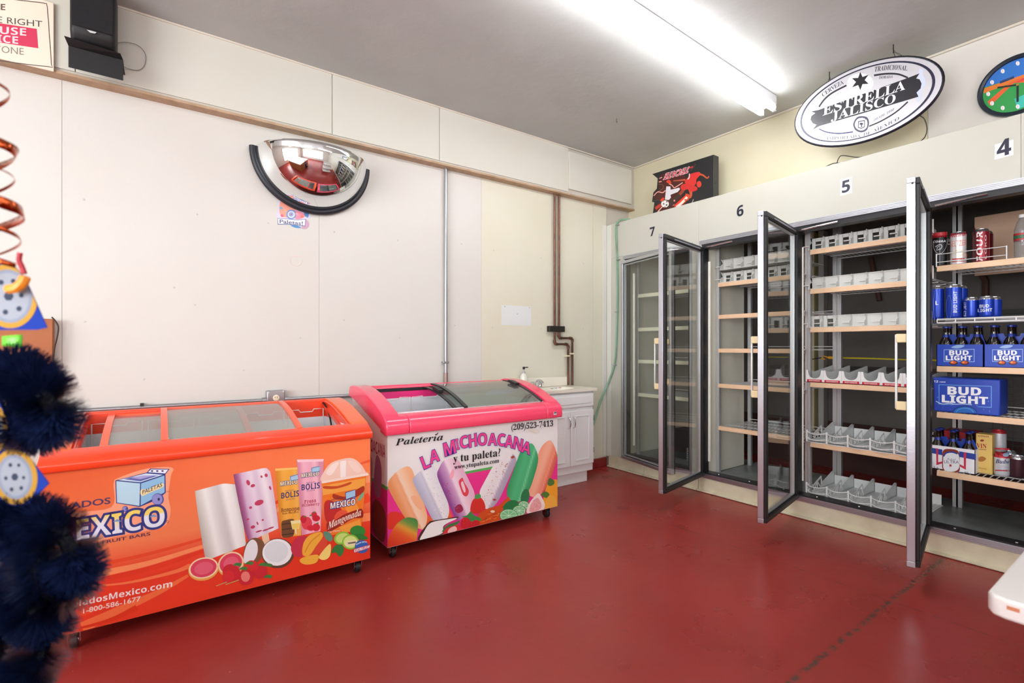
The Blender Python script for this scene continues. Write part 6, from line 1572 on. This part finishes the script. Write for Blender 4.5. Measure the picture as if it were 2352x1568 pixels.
curl(-26, 120, -14, 610, 38, 84, 3.55, 1.9, .020, .0, 'wide shiny copper foil curl hanging from above the cream notice board to the blue card')
curl(-34, 330, -10, 625, 60, 66, 2.1, 2.6, .007, -.03, 'narrow copper foil curl ending above the blue football card')
# brown paper bag hung on the wall
a, b = onv(58, 730, WA - .06), onv(122, 850, WA - .06)
bg_ = thing('brown_bag', 'flat brown paper bag with dark cord handle hanging on the white wall', 'bag', ((a.x + b.x) / 2, WA - .05, b.z))
MB().prism([(a.x - .18, WA - .06, a.z + .006), (b.x, WA - .06, a.z - .002), (b.x - .002, WA - .06, b.z - .1), (a.x - .18, WA - .06, b.z - .1)], (0, .045, 0)).build('bag', M('brown paper', '#b06a42', .7, noise=(6, '#9c5c38', .7)), bg_, bev=.004)
MB().tube(crom([onv(119, 728, WA - .066), onv(128, 738, WA - .07), onv(134, 752, WA - .07), (onv(131, 775, WA - .07)), onv(125, 800, WA - .066), onv(122, 830, WA - .066)], 5), .0035, 6).build('cord_handle', M('dark cord', '#3a2620', .7), bg_, smooth=True)

# ================================================================ white display shelf at the right
zS = .62
q = onz(2262, 1362, zS); us, vs_ = q.x, q.y
wsm = M('white enamel shelf', '#efecea', 0.4, noise=(4, '#e6e0da', .6))
gd = thing('display_shelf', 'white metal display shelf corner with worn edge reaching in beside the open cooler door', 'shelf', (us + .5, vs_ - .3, 0))
pts = [(us + .03, vs_), (us + 1.25, vs_ + .0), (us + 1.25, vs_ - .75), (us, vs_ - .75), (us, vs_ - .03), (us + .008, vs_ - .010)]
MB().prism([(x, y, zS - .045) for x, y in pts], (0, 0, .045)).build('shelf_board', wsm, gd, bev=.007, seg=3)
MB().box(us - .001, us + .003, vs_ - .055, vs_ - .035, zS - .02, zS - .012).build('rust_mark', M('rust chip', '#c8805c', .7), gd)
MB().box(us + .05, us + 1.2, vs_ - .72, vs_ - .05, .02, .10).build('shelf_board', wsm, gd, bev=.005); MB().box(us + .04, us + 1.2, vs_ - .76, vs_ - .72, 0, 1.25).build('back_panel', wsm, gd, bev=.003)
for x in (us + .06, us + 1.16): MB().box(x, x + .03, vs_ - .72, vs_ - .69, 0, zS - .04).build('upright', wsm, gd)
MB().box(us + .1, us + 1.2, vs_ - .72, vs_ - .30, 1.0, 1.03).build('shelf_board', wsm, gd, bev=.004)
# wooden counter behind the photographer, seen in the dome mirror
ct_ = thing('wooden_counter', 'long wooden shop counter with white top, seen in the dome mirror', 'counter', (-1.6, .4, 0))
bx('counter_body', M('orange brown wood', '#a8683a', .5, noise=(5, '#8a5028', .8)), ct_, -2.6, -.7, -.9, 1.3, 0, .92)
bx('counter_top', M('white laminate', '#dcdad6', .35), ct_, -2.65, -.65, -.95, 1.35, .92, .96, bev=.004)
